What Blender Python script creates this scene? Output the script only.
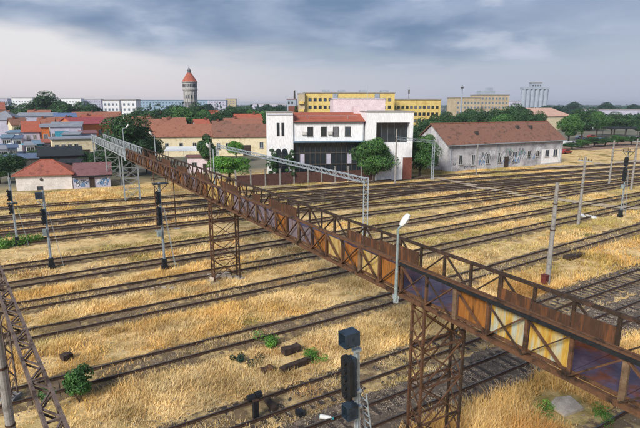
import bpy, math, random
import numpy as np
from mathutils import Vector, Matrix
random.seed(7); rng = np.random.default_rng(7)
for o in list(bpy.data.objects): bpy.data.objects.remove(o)
scn = bpy.context.scene
COL = scn.collection
R = math.radians

# ------------------------------------------------------------------ camera
HC = 15.0; FPX = 498.0; PITCH = math.atan(109 / FPX)
cam_d = bpy.data.cameras.new('camera'); cam = bpy.data.objects.new('camera', cam_d); COL.objects.link(cam)
cam_d.sensor_width = 36; cam_d.lens = 36 * FPX / 640; cam_d.clip_start = 0.1; cam_d.clip_end = 20000
cam.location = (0, 0, HC); cam.rotation_euler = (R(90) - PITCH, 0, 0)
scn.camera = cam

# ------------------------------------------------------------------ sky, sun, exposure
SUN_AZ, SUN_EL = R(213), R(34)      # veiled sun behind the camera to the left (azimuth clockwise from +Y)
world = bpy.data.worlds.new('World'); scn.world = world; world.use_nodes = True
nt = world.node_tree; nt.nodes.clear()
def wn(t, **k):
    n = nt.nodes.new(t)
    for a, v in k.items(): setattr(n, a, v)
    return n
def wl(a, b): nt.links.new(a, b)
def wmath(op, a, b=None, c=None, clamp=False):
    n = wn('ShaderNodeMath', operation=op); n.use_clamp = clamp
    for i, v in enumerate((a, b, c)):
        if v is None: continue
        if isinstance(v, (int, float)): n.inputs[i].default_value = v
        else: wl(v, n.inputs[i])
    return n.outputs[0]
def wmix(f, a, b):
    n = wn('ShaderNodeMix', data_type='RGBA')
    for s, v in ((0, f), (6, a), (7, b)):
        if isinstance(v, (int, float)): n.inputs[s].default_value = v
        elif isinstance(v, tuple): n.inputs[s].default_value = (*v, 1)
        else: wl(v, n.inputs[s])
    return n.outputs[2]
tc = wn('ShaderNodeTexCoord'); sx = wn('ShaderNodeSeparateXYZ'); wl(tc.outputs['Generated'], sx.inputs[0])
X_, Y_, Z_ = sx.outputs
zp = wmath('MAXIMUM', Z_, 0.0)
den = wmath('ADD', zp, 0.20)
cu = wn('ShaderNodeCombineXYZ'); wl(wmath('DIVIDE', X_, den), cu.inputs[0]); wl(wmath('DIVIDE', Y_, den), cu.inputs[1])
def wnoise(scale, detail, off, rough=0.55, dist=0.0):
    m = wn('ShaderNodeMapping'); m.inputs['Location'].default_value = off; wl(cu.outputs[0], m.inputs[0])
    n = wn('ShaderNodeTexNoise'); n.inputs['Scale'].default_value = scale; n.inputs['Detail'].default_value = detail
    n.inputs['Roughness'].default_value = rough; n.inputs['Distortion'].default_value = dist; wl(m.outputs[0], n.inputs['Vector']); return n.outputs[0]
def ss(v, a, b):
    n = wn('ShaderNodeMapRange', interpolation_type='SMOOTHSTEP'); wl(v, n.inputs[0]); n.inputs[1].default_value = a; n.inputs[2].default_value = b; return n.outputs[0]
n_big = wnoise(0.85, 4, (3.1, 1.7, 0), 0.5, 0.2)
n_fine = wnoise(2.1, 5, (7.3, 2.2, 1), 0.5, 0.2)
# height of the cloud base's dark belly above the horizon wavers with the noise
hgt = wmath('ADD', zp, wmath('MULTIPLY', wmath('SUBTRACT', n_big, 0.5), 0.11))
hgt = wmath('ADD', hgt, wmath('MULTIPLY', wmath('SUBTRACT', n_fine, 0.5), 0.05))
# the belly hangs lower to the right of the view and lifts to the left
hgt = wmath('ADD', hgt, wmath('MULTIPLY', ss(X_, -0.22, -0.60), -0.055))
belly = ss(hgt, 0.070, 0.122)
breaks = ss(wmath('ADD', wmath('MULTIPLY', n_fine, 0.55), wmath('MULTIPLY', n_big, 0.45)), 0.52, 0.66)
upper = ss(hgt, 0.15, 0.21)
horizon_col = wmix(ss(X_, -0.5, 0.5), (0.84, 0.76, 0.78), (0.50, 0.54, 0.67))
low_col = wmix(ss(zp, 0.0, 0.11), horizon_col, wmix(ss(X_, -0.45, 0.1), (0.86, 0.84, 0.86), (0.46, 0.53, 0.64)))
belly_col = wmix(ss(n_fine, 0.3, 0.7), (0.16, 0.25, 0.41), (0.40, 0.48, 0.64))
belly_col = wmix(wmath('MULTIPLY', ss(X_, 0.15, 0.5), 0.6), belly_col, (0.45, 0.51, 0.66))
col = wmix(belly, low_col, belly_col)
bright_col = wmix(breaks, (0.24, 0.34, 0.54), (0.95, 0.92, 0.98))
col = wmix(wmath('MULTIPLY', upper, 0.85), col, bright_col)
col = wmix(wmath('MULTIPLY', wmath('MULTIPLY', belly, breaks), 0.4), col, (0.78, 0.79, 0.90))
sky = wn('ShaderNodeTexSky', sky_type='NISHITA'); sky.sun_disc = False; sky.sun_elevation = SUN_EL; sky.sun_rotation = SUN_AZ
sky.air_density = 1.2; sky.dust_density = 2.0
skys = wn('ShaderNodeMix', data_type='RGBA', blend_type='MULTIPLY'); skys.inputs[0].default_value = 1
wl(sky.outputs[0], skys.inputs[6]); skys.inputs[7].default_value = (0.10, 0.10, 0.10, 1)
final = wmix(0.92, skys.outputs[2], col)        # nearly closed cloud cover over the daylight sky
bg = wn('ShaderNodeBackground'); wl(final, bg.inputs[0]); bg.inputs[1].default_value = 0.66
wo = wn('ShaderNodeOutputWorld'); wl(bg.outputs[0], wo.inputs[0])
sd = bpy.data.lights.new('sun', 'SUN'); sd.energy = 3.4; sd.angle = R(20); sd.color = (1.0, 0.95, 0.87)
sun = bpy.data.objects.new('sun', sd); COL.objects.link(sun); sun.location = (30, -60, 80)
sdir = Vector((math.sin(SUN_AZ) * math.cos(SUN_EL), math.cos(SUN_AZ) * math.cos(SUN_EL), math.sin(SUN_EL)))
sun.rotation_euler = sdir.to_track_quat('Z', 'Y').to_euler()
vs = scn.view_settings; vs.view_transform = 'Standard'; vs.look = 'None'; vs.exposure = 0.58; vs.gamma = 1.0; vs.use_curve_mapping = False

# ------------------------------------------------------------------ measuring helpers (site survey from the photograph)
_F = Vector((0, math.cos(PITCH), -math.sin(PITCH))); _U = Vector((0, math.sin(PITCH), math.cos(PITCH)))
def G(px, py, z=0.0):
    d = _F * FPX + Vector((1, 0, 0)) * (px - 320) + _U * (214 - py)
    k = (z - HC) / d.z
    return Vector((d.x * k, d.y * k, z))
def ZA(py, Y): return HC + Y * math.tan(math.atan((214 - py) / FPX) - PITCH)
def XA(px, Y, z=8.0): return (px - 320) / FPX * (Y * math.cos(PITCH) - (z - HC) * math.sin(PITCH))
YARD = R(31.5)                                  # tracks run 31.5 deg off +X
TV = Vector((math.cos(YARD), math.sin(YARD), 0)); NV = Vector((-math.sin(YARD), math.cos(YARD), 0))
def TN(t, n, z=0.0): return TV * t + NV * n + Vector((0, 0, z))
def toTN(v): return v.dot(TV), v.dot(NV)

# ------------------------------------------------------------------ materials
def lin(h):
    h = h.lstrip('#'); c = [int(h[i:i + 2], 16) / 255 for i in (0, 2, 4)]
    return tuple(x / 12.92 if x <= 0.04045 else ((x + 0.055) / 1.055) ** 2.4 for x in c)
MATS = {}
def mat(name, c1, c2=None, scale=3.0, rough=0.85, metal=0.0, bump=0.0, bscale=None, c3=None, detail=6, stretch=None, lo=0.35, hi=0.65, coords='Object', attr=None, spec=0.3):
    if name in MATS: return MATS[name]
    m = bpy.data.materials.new(name); m.use_nodes = True; t = m.node_tree; b = t.nodes['Principled BSDF']
    b.inputs['Roughness'].default_value = rough; b.inputs['Metallic'].default_value = metal
    b.inputs['Specular IOR Level'].default_value = spec
    if isinstance(c1, str): c1 = lin(c1)
    if isinstance(c2, str): c2 = lin(c2)
    if isinstance(c3, str): c3 = lin(c3)
    if c2 is None: c2 = tuple(x * 0.82 for x in c1)
    if coords == 'World':
        g = t.nodes.new('ShaderNodeNewGeometry'); src = g.outputs['Position']
    else:
        g = t.nodes.new('ShaderNodeTexCoord'); src = g.outputs['Object']
    if stretch:
        mp = t.nodes.new('ShaderNodeMapping'); mp.inputs['Scale'].default_value = stretch; t.links.new(src, mp.inputs[0]); src = mp.outputs[0]
    def nz(s, d):
        n = t.nodes.new('ShaderNodeTexNoise'); n.inputs['Scale'].default_value = s; n.inputs['Detail'].default_value = d; n.inputs['Roughness'].default_value = 0.6
        t.links.new(src, n.inputs['Vector']); return n
    n1 = nz(scale, detail)
    r = t.nodes.new('ShaderNodeValToRGB'); e = r.color_ramp.elements
    e[0].position = lo; e[0].color = (*c1, 1); e[1].position = hi; e[1].color = (*c2, 1)
    if c3 is not None:
        x = e.new((lo + hi) / 2); x.color = (*c3, 1)
    t.links.new(n1.outputs[0], r.inputs[0]); out = r.outputs[0]
    # fine grain
    n2 = nz(scale * 7, 3)
    mr = t.nodes.new('ShaderNodeMapRange'); t.links.new(n2.outputs[0], mr.inputs[0]); mr.inputs[1].default_value = 0.3; mr.inputs[2].default_value = 0.7; mr.inputs[3].default_value = 0.82; mr.inputs[4].default_value = 1.15
    mx = t.nodes.new('ShaderNodeMix'); mx.data_type = 'RGBA'; mx.blend_type = 'MULTIPLY'; mx.inputs[0].default_value = 1
    t.links.new(out, mx.inputs[6]); t.links.new(mr.outputs[0], mx.inputs[7]); out = mx.outputs[2]
    if attr:
        a = t.nodes.new('ShaderNodeAttribute'); a.attribute_name = attr
        mx2 = t.nodes.new('ShaderNodeMix'); mx2.data_type = 'RGBA'; mx2.blend_type = 'MULTIPLY'; mx2.inputs[0].default_value = 1
        t.links.new(out, mx2.inputs[6]); t.links.new(a.outputs['Color'], mx2.inputs[7]); out = mx2.outputs[2]
    t.links.new(out, b.inputs['Base Color'])
    if bump:
        n3 = nz(bscale or scale * 6, 4); bp = t.nodes.new('ShaderNodeBump'); bp.inputs['Strength'].default_value = bump; bp.inputs['Distance'].default_value = 0.05
        t.links.new(n3.outputs[0], bp.inputs['Height']); t.links.new(bp.outputs[0], b.inputs['Normal'])
    MATS[name] = m; return m
def wave_roof(name, c1, c2, freq=4.0, c3=None):
    m = mat(name, c1, c2, scale=0.9, rough=0.9, c3=c3, lo=0.3, hi=0.7)
    t = m.node_tree; b = t.nodes['Principled BSDF']
    tcn = t.nodes.new('ShaderNodeTexCoord'); w = t.nodes.new('ShaderNodeTexWave'); w.inputs['Scale'].default_value = freq; w.bands_direction = 'X'; w.inputs['Distortion'].default_value = 0.4
    t.links.new(tcn.outputs['Object'], w.inputs[0]); bp = t.nodes.new('ShaderNodeBump'); bp.inputs['Strength'].default_value = 0.7; bp.inputs['Distance'].default_value = 0.06
    t.links.new(w.outputs[0], bp.inputs['Height']); t.links.new(bp.outputs[0], b.inputs['Normal']); return m
M = {}
M['rust'] = mat('rust', '#523a2b', '#2c221c', 1.8, 0.9, c3='#604430', bump=0.3)
M['rust_dark'] = mat('rust_dark', '#403128', '#553f32', 2.5, 0.88, c3='#32281f', bump=0.2)
M['rust_pale'] = mat('rust_pale', '#7a6650', '#4d3a2c', 2.0, 0.9, bump=0.2)
M['deck'] = mat('deck_plate', '#4d4352', '#6b3f2c', 0.9, 0.40, 0.3, c3='#584c5c', bump=0.15, lo=0.38, hi=0.62)
M['p_yellow'] = mat('panel_yellow', '#b8923c', '#7a4219', 1.3, 0.8, c3='#a8935f', bump=0.2, stretch=(1, 2.4, 0.3), lo=0.3, hi=0.68)
M['p_pale'] = mat('panel_pale', '#9fa598', '#8f561c', 1.3, 0.8, c3='#b3923f', bump=0.2, stretch=(1, 2.4, 0.3), lo=0.38, hi=0.66)
M['p_orange'] = mat('panel_orange', '#7d4a20', '#432818', 1.5, 0.9, c3='#8f5e2a', bump=0.2, stretch=(1, 2.4, 0.3))
M['p_lilac'] = mat('panel_lilac', '#665b62', '#573b2c', 1.3, 0.75, c3='#70666c', bump=0.2, stretch=(1, 2.4, 0.3), lo=0.4, hi=0.72)
M['p_brown'] = mat('panel_brown', '#553a28', '#744a2d', 1.6, 0.85, c3='#453226', bump=0.2, stretch=(1, 2.4, 0.3))
M['black'] = mat('black_paint', '#16191d', '#24272a', 4, 0.55)
M['navy'] = mat('signal_paint', '#26323e', '#1a222a', 3, 0.5, c3='#2d3a47')
M['galv'] = mat('galvanised_steel', '#a3adb5', '#858f97', 4, 0.55, 0.3, c3='#a9b3b9')
M['greypaint'] = mat('grey_bridge_paint', '#8e9498', '#6d7275', 3, 0.7, c3='#9aa0a3')
M['teal'] = mat('pale_teal_paint', '#8b9898', '#707c7c', 5, 0.6)
M['white'] = mat('white_paint', '#d8d8d4', '#c3c3c0', 5, 0.6)
M['concrete'] = mat('concrete_pole', '#85817c', '#6b6864', 3, 0.9, c3='#8f8b86', bump=0.1)
M['slab'] = mat('concrete_slab', '#b5a999', '#948878', 2, 0.95, bump=0.3)
M['rail'] = mat('rail_steel', '#4d3a2e', '#382b24', 3, 0.75, 0.1)
M['rail_top'] = mat('rail_worn_top', '#77706a', '#4f4640', 1.2, 0.38, 0.7)
M['sleeper_d'] = mat('sleeper_dark', '#35302e', '#463c35', 2, 0.95, bump=0.3)
M['sleeper_b'] = mat('sleeper_brown', '#7d6a53', '#5c4d3e', 2, 0.95, bump=0.3)
M['ballast_dark'] = mat('ballast_dark', '#675b50', '#8a7a68', 2.0, 0.95, c3='#544a41', bump=0.8, bscale=18, coords='World')
M['ballast_brown'] = mat('ballast_brown', '#7a674d', '#bda473', 0.8, 0.95, c3='#68573f', bump=0.7, bscale=18, coords='World')
M['ballast_mid'] = mat('ballast_mid', '#574a3e', '#8d7858', 0.8, 0.95, c3='#483d34', bump=0.7, bscale=18, coords='World')
M['stone'] = mat('ballast_stone', '#857a6e', '#5a524b', 3, 0.95, c3='#958776', coords='World')
M['red'] = mat('red_paint', '#6b322b', '#532823', 4, 0.7)
M['glass'] = mat('dark_glass', '#20272d', '#2b3238', 1, 0.12, spec=0.5)
M['pane_far'] = mat('far_glass_sky_tint', '#6f7882', '#5d666f', 1, 0.3)  # reflected sky is put into the base colour of the distant panes
M['frame'] = mat('window_frame', '#c9c7c1', '#b0aea9', 3, 0.7)
M['frame_d'] = mat('window_frame_dark', '#3b3733', '#4c4742', 3, 0.7)
M['wood_dark'] = mat('old_timber', '#4a3c33', '#2f2723', 3, 0.95, bump=0.3)
M['trunk'] = mat('bark', '#4a3f35', '#2f2822', 4, 0.95, bump=0.4)

# ------------------------------------------------------------------ mesh builder
class MB:
    def __init__(s): s.v = []; s.f = []
    def add(s, vs, fs):
        b = len(s.v); s.v += [tuple(v) for v in vs]; s.f += [tuple(i + b for i in f) for f in fs]; return s
    def box(s, x0, x1, y0, y1, z0, z1):
        return s.add([(x0, y0, z0), (x1, y0, z0), (x1, y1, z0), (x0, y1, z0), (x0, y0, z1), (x1, y0, z1), (x1, y1, z1), (x0, y1, z1)],
                     [(0, 3, 2, 1), (4, 5, 6, 7), (0, 1, 5, 4), (1, 2, 6, 5), (2, 3, 7, 6), (3, 0, 4, 7)])
    def bar(s, p, q, w, h=None, up=(0, 0, 1)):
        h = h or w; p = Vector(p); q = Vector(q); d = (q - p).normalized(); u = Vector(up)
        if abs(d.dot(u)) > 0.98: u = Vector((1, 0, 0))
        a = d.cross(u).normalized(); b = a.cross(d).normalized(); a *= w / 2; b *= h / 2
        return s.add([p - a - b, p + a - b, p + a + b, p - a + b, q - a - b, q + a - b, q + a + b, q - a + b],
                     [(0, 1, 2, 3), (7, 6, 5, 4), (0, 4, 5, 1), (1, 5, 6, 2), (2, 6, 7, 3), (3, 7, 4, 0)])
    def tube(s, p, q, r0, r1=None, n=10):
        r1 = r0 if r1 is None else r1; p = Vector(p); q = Vector(q); d = (q - p).normalized()
        u = Vector((0, 0, 1)) if abs(d.z) < 0.95 else Vector((1, 0, 0)); a = d.cross(u).normalized(); b = a.cross(d)
        vs = []
        for c, r in ((p, r0), (q, r1)):
            for i in range(n):
                t = 2 * math.pi * i / n; vs.append(c + a * (r * math.cos(t)) + b * (r * math.sin(t)))
        return s.add(vs, [(i, (i + 1) % n, n + (i + 1) % n, n + i) for i in range(n)] + [tuple(range(n - 1, -1, -1)), tuple(range(n, 2 * n))])
    def lathe(s, prof, n=24, c=(0, 0, 0)):
        vs = []
        for r, z in prof:
            for i in range(n): t = 2 * math.pi * i / n; vs.append((c[0] + r * math.cos(t), c[1] + r * math.sin(t), c[2] + z))
        fs = []
        for k in range(len(prof) - 1):
            for i in range(n): fs.append((k * n + i, k * n + (i + 1) % n, (k + 1) * n + (i + 1) % n, (k + 1) * n + i))
        fs.append(tuple(range(n - 1, -1, -1))); fs.append(tuple(range((len(prof) - 1) * n, len(prof) * n)))
        return s.add(vs, fs)
    def prism(s, poly, y0, y1):      # polygon in xz extruded along y
        n = len(poly)
        return s.add([(x, y0, z) for x, z in poly] + [(x, y1, z) for x, z in poly],
                     [tuple(range(n)), tuple(range(2 * n - 1, n - 1, -1))] + [((i + 1) % n, i, n + i, n + (i + 1) % n) for i in range(n)])
    def mesh(s, name='mesh'):
        m = bpy.data.meshes.new(name); m.from_pydata(s.v, [], s.f); m.update(); return m
def link(name, data, m=None, parent=None, loc=None, rz=None, kind=None, label=None):
    if isinstance(data, MB): data = data.mesh(name)
    if m is not None and data is not None and len(data.materials) == 0: data.materials.append(MATS.get(m, M.get(m)) if isinstance(m, str) else m)
    o = bpy.data.objects.new(name, data); COL.objects.link(o)
    if parent is not None: o.parent = parent
    if loc is not None: o.location = loc
    if rz is not None: o.rotation_euler = (0, 0, rz)
    if kind: o['kind'] = kind
    if label: o['label'] = label
    return o
def thing(name, label, cat, loc=(0, 0, 0), rz=0.0, group=None):
    o = link(name, None, None, None, loc, rz); o['label'] = label; o['category'] = cat
    if group: o['group'] = group
    return o
def tag(o, label, cat, group=None):
    o['label'] = label; o['category'] = cat
    if group: o['group'] = group
    return o
def np_mesh(name, V, faces_n, mat_, tint=None, smooth=False):
    """V: (n,3) with consecutive faces of faces_n corners"""
    m = bpy.data.meshes.new(name); nv = len(V); nf = nv // faces_n
    m.vertices.add(nv); m.vertices.foreach_set('co', np.ascontiguousarray(V, dtype=np.float32).ravel())
    m.loops.add(nv); m.loops.foreach_set('vertex_index', np.arange(nv, dtype=np.int32))
    m.polygons.add(nf); m.polygons.foreach_set('loop_start', np.arange(0, nv, faces_n, dtype=np.int32))
    m.update(calc_edges=True)
    if tint is not None:
        a = m.color_attributes.new('tint', 'FLOAT_COLOR', 'POINT')
        c = np.ones((nv, 4), np.float32); c[:, :3] = tint; a.data.foreach_set('color', c.ravel())
    m.materials.append(mat_); return m

# ------------------------------------------------------------------ track layout (yard frame: t along the rails, n across)
def drift(t, n):
    if n < 50: return 0.0
    x = max(0.0, t - 60.0); return -0.0011 * min(x, 150) ** 2 - (0.33 * (x - 150) if x > 150 else 0)
TRACKS = [  # name key, points (t, n)
    ('a', [(-20, 10.1), (160, 10.1)]),
    ('b', [(-20, 17.2), (160, 17.2)]),
    ('c', [(-20, 20.4), (20, 20.6), (32, 21.2), (160, 21.4)]),
    ('d', [(-20, 28.2), (24, 28.4), (45, 29.6), (70, 30.8), (160, 32)]),
    ('e', [(-20, 36.1), (22, 36.2), (40, 36.9), (70, 37.9), (85, 39.2), (160, 46)]),
    ('f', [(-20, 41.9), (22, 41.8), (44, 42.6), (160, 43.5)]),
    ('g', [(-20, 47.4), (20, 47.6), (45, 47.7), (75, 49.2), (160, 51)]),
    ('h', [(-20, 53.2), (20, 52.9), (34, 54.9), (70, 53.2), (160, 49)]),
    ('i', [(-20, 63.6), (20, 61.8), (40, 60.4), (70, 56.5), (110, 52.5), (220, 40)]),
    ('j', [(-20, 69.5), (20, 66.8), (38, 67.0), (72, 63.4), (110, 56.5), (220, 42)]),
    ('k', [(-20, 73.2), (23, 72.0), (45, 70.5), (75, 66.5), (126, 59), (220, 46)]),
    ('l', [(-20, 80.0), (25, 76.4), (50, 74.0), (85, 69.6), (130, 63.5), (240, 50)]),
    ('x', [(28, 61.3), (34, 61.6), (58, 64.6), (66, 64.4)]),
    ('y', [(58, 58.2), (66, 58.0), (90, 60.0), (104, 57.6)]),
    ('m', [(-20, 88.0), (14, 83.6), (26, 81.6), (45, 79.2), (85, 76.0), (130, 69.5), (240, 55)]),
]
def smooth_path(pts, step=3.0):
    ts = [p[0] for p in pts]; ns = [p[1] for p in pts]
    t = np.arange(ts[0], ts[-1] + 0.1, step); n = np.interp(t, ts, ns)
    k = np.ones(5) / 5; npad = np.pad(n, 2, mode='edge'); n = np.convolve(npad, k, mode='valid')
    return t, n
PATHS = {k: smooth_path(p) for k, p in TRACKS}
def track_dist(t, n):
    """distance to the nearest track centre line, vectorised; returns |d| and index"""
    best = np.full(np.shape(t), 1e9); idx = np.zeros(np.shape(t), int)
    for i, (k, _) in enumerate(TRACKS):
        tt, nn = PATHS[k]; d = np.abs(n - np.interp(t, tt, nn)); w = d < best
        best = np.where(w, d, best); idx = np.where(w, i, idx)
    return best, idx

def vnoise(x, y, seed=0):
    """cheap smooth value noise"""
    r = np.random.default_rng(seed); tab = r.random((64, 64))
    xi = np.floor(x).astype(int); yi = np.floor(y).astype(int); fx = x - xi; fy = y - yi
    fx = fx * fx * (3 - 2 * fx); fy = fy * fy * (3 - 2 * fy)
    g = lambda a, b: tab[a % 64, b % 64]
    return (g(xi, yi) * (1 - fx) + g(xi + 1, yi) * fx) * (1 - fy) + (g(xi, yi + 1) * (1 - fx) + g(xi + 1, yi + 1) * fx) * fy
def ground_z(t, n):
    d, _ = track_dist(t, n); f = np.clip((d - 1.5) / 2.0, 0, 1)
    h = (vnoise(t * 0.35, n * 0.35, 1) - 0.4) * 0.28 + (vnoise(t * 1.1, n * 1.1, 2) - 0.5) * 0.14
    return h * f * ((n > 4) & (n < 98))

# ------------------------------------------------------------------ the ground: one sheet to the horizon
def ground_material():
    m = bpy.data.materials.new('ground'); m.use_nodes = True; t = m.node_tree; b = t.nodes['Principled BSDF']
    b.inputs['Roughness'].default_value = 0.95; b.inputs['Specular IOR Level'].default_value = 0.15
    g = t.nodes.new('ShaderNodeNewGeometry'); pos = g.outputs['Position']
    def nz(s, d=6, off=(0, 0, 0)):
        mp = t.nodes.new('ShaderNodeMapping'); mp.inputs['Location'].default_value = off; t.links.new(pos, mp.inputs[0])
        n = t.nodes.new('ShaderNodeTexNoise'); n.inputs['Scale'].default_value = s; n.inputs['Detail'].default_value = d; n.inputs['Roughness'].default_value = 0.62; t.links.new(mp.outputs[0], n.inputs['Vector']); return n.outputs[0]
    def ramp(v, els):
        r = t.nodes.new('ShaderNodeValToRGB'); e = r.color_ramp.elements
        e[0].position, e[0].color = els[0][0], (*els[0][1], 1); e[1].position, e[1].color = els[-1][0], (*els[-1][1], 1)
        for p, c in els[1:-1]: x = e.new(p); x.color = (*c, 1)
        t.links.new(v, r.inputs[0]); return r.outputs[0]
    def mix(f, a, bb):
        n = t.nodes.new('ShaderNodeMix'); n.data_type = 'RGBA'; t.links.new(f, n.inputs[0]); t.links.new(a, n.inputs[6])
        if isinstance(bb, tuple): n.inputs[7].default_value = (*bb, 1)
        else: t.links.new(bb, n.inputs[7])
        return n.outputs[2]
    straw = ramp(nz(0.9, 8), [(0.3, lin('#96794e')), (0.45, lin('#c4a570')), (0.58, lin('#dabd88')), (0.72, lin('#ab8c5a'))])
    olive = ramp(nz(1.5, 6), [(0.35, lin('#5d5a2c')), (0.65, lin('#86793f'))])
    dirt = ramp(nz(2.2, 8), [(0.35, lin('#6f5c45')), (0.65, lin('#9c8260'))])
    c = mix(ramp(nz(0.16, 5, (9, 3, 0)), [(0.52, (0, 0, 0)), (0.66, (1, 1, 1))]), straw, olive)
    c = mix(ramp(nz(0.3, 6, (40, 3, 0)), [(0.55, (0, 0, 0)), (0.68, (1, 1, 1))]), c, dirt)
    town = ramp(nz(0.05, 6), [(0.35, lin('#4c5238')), (0.5, lin('#6d6a5c')), (0.65, lin('#7b7466'))])
    sx2 = t.nodes.new('ShaderNodeVectorMath'); sx2.operation = 'DOT_PRODUCT'; t.links.new(pos, sx2.inputs[0]); sx2.inputs[1].default_value = tuple(NV)
    mr = t.nodes.new('ShaderNodeMapRange'); t.links.new(sx2.outputs['Value'], mr.inputs[0]); mr.inputs[1].default_value = 98; mr.inputs[2].default_value = 112
    c = mix(mr.outputs[0], c, town); t.links.new(c, b.inputs['Base Color'])
    bp = t.nodes.new('ShaderNodeBump'); bp.inputs['Strength'].default_value = 0.6; bp.inputs['Distance'].default_value = 0.12
    t.links.new(nz(6, 5), bp.inputs['Height']); t.links.new(bp.outputs[0], b.inputs['Normal']); return m
def axis(lo, hi, step, far):
    a = list(np.arange(lo, hi + 1e-6, step)); k = step
    x = hi
    while x < far: k *= 1.5; x += k; a.append(x)
    k = step; x = lo; b = []
    while x > -far: k *= 1.5; x -= k; b.append(x)
    return np.array(b[::-1] + a)
at, an = axis(-24, 130, 0.9, 7000), axis(2, 100, 0.9, 7000)
tt, nn = np.meshgrid(at, an, indexing='ij'); zz = ground_z(tt, nn) - 0.01
W = np.stack([tt, nn, zz], -1).reshape(-1, 3); na, nb = len(at), len(an)
ii, jj = np.meshgrid(np.arange(na - 1), np.arange(nb - 1), indexing='ij'); q0 = (ii * nb + jj).ravel()
gm = bpy.data.meshes.new('ground'); gm.from_pydata(W.tolist(), [], np.stack([q0, q0 + nb, q0 + nb + 1, q0 + 1], -1).tolist()); gm.update()
gm.polygons.foreach_set('use_smooth', np.ones(len(gm.polygons), bool)); gm.materials.append(ground_material())
link('ground', gm, None, None, (0, 0, 0), YARD, 'structure')

# ------------------------------------------------------------------ railway tracks
def rail_mesh(t, n, off):
    prof = [(-0.07, 0.09), (-0.07, 0.115), (-0.015, 0.135), (-0.015, 0.205), (-0.036, 0.215), (-0.036, 0.25), (0.036, 0.25), (0.036, 0.215), (0.015, 0.205), (0.015, 0.135), (0.07, 0.115), (0.07, 0.09)]
    dn = np.gradient(n, t); L = np.sqrt(1 + dn ** 2); vx = -dn / L; vy = 1 / L
    V = []; F = []; k = len(prof)
    for i in range(len(t)):
        for a, z in prof: V.append((t[i] + vx[i] * (off + a), n[i] + vy[i] * (off + a), z))
    mi = []
    for i in range(len(t) - 1):
        for j in range(k - 1): F.append((i * k + j, i * k + j + 1, (i + 1) * k + j + 1, (i + 1) * k + j)); mi.append(1 if j == 5 else 0)
    m = bpy.data.meshes.new('rail'); m.from_pydata(V, [], F); m.update(); m.materials.append(M['rail']); m.materials.append(M['rail_top']); m.polygons.foreach_set('material_index', mi); return m
def ballast_mesh(t0, t1, path, half, h, seed, matl):
    tt_, nn_ = path; t = np.arange(t0, t1, 0.7); n = np.interp(t, tt_, nn_); r = np.random.default_rng(seed)
    offs = np.array([-half - 0.6, -half, -half * 0.6, -half * 0.2, half * 0.2, half * 0.6, half, half + 0.6]); hs = np.array([-0.05, h * 0.8, h, h, h, h, h * 0.8, -0.05])
    V = np.zeros((len(t), 8, 3)); V[:, :, 0] = t[:, None]; V[:, :, 1] = n[:, None] + offs + r.normal(0, 0.12, (len(t), 8)) * (np.abs(offs) >= half); V[:, :, 2] = hs + r.normal(0, 0.022, (len(t), 8))
    q = (np.arange(len(t) - 1)[:, None] * 8 + np.arange(7)).ravel()
    m = bpy.data.meshes.new('ballast'); m.from_pydata(V.reshape(-1, 3).tolist(), [], np.stack([q, q + 8, q + 9, q + 1], -1).tolist()); m.update(); m.materials.append(matl); return m
slp_d = MB().box(-0.125, 0.125, -1.25, 1.25, -0.06, 0.085).mesh('sleeper'); slp_d.materials.append(M['sleeper_d'])
slp_b = MB().box(-0.125, 0.125, -1.25, 1.25, -0.06, 0.085).mesh('sleeper'); slp_b.materials.append(M['sleeper_b'])
TLAB = {
 'a': 'railway track cut off by the bottom right corner, nearest the viewer', 'b': 'railway track on clean dark gravel running under the near rusty bridge tower',
 'c': 'railway track just beyond the dark gravel track, passing the black switch post', 'd': 'rusty track in dry grass running from the green bush to under the bridge lamp',
 'e': 'track in straw grass just beyond the track of the green bush', 'f': 'overgrown pair of rails passing at the foot of the middle bridge tower',
 'g': 'partly buried track just in front of the middle signal mast feet', 'h': 'dark rails passing behind the foot of the second signal mast from left',
 'x': 'short crossover track linking two tracks of the dark bundle behind the gantry post', 'y': 'short crossover track near the trodden crossing path',
 'i': 'single dark track at the foot of the leftmost signal mast', 'j': 'nearest track of the dark bundle beyond the left signals',
 'k': 'middle track of the dark bundle beyond the left signals', 'l': 'farthest track of the dark bundle beyond the left signals', 'm': 'farthest track, skirting the fence and the small red-roofed house'}
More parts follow.
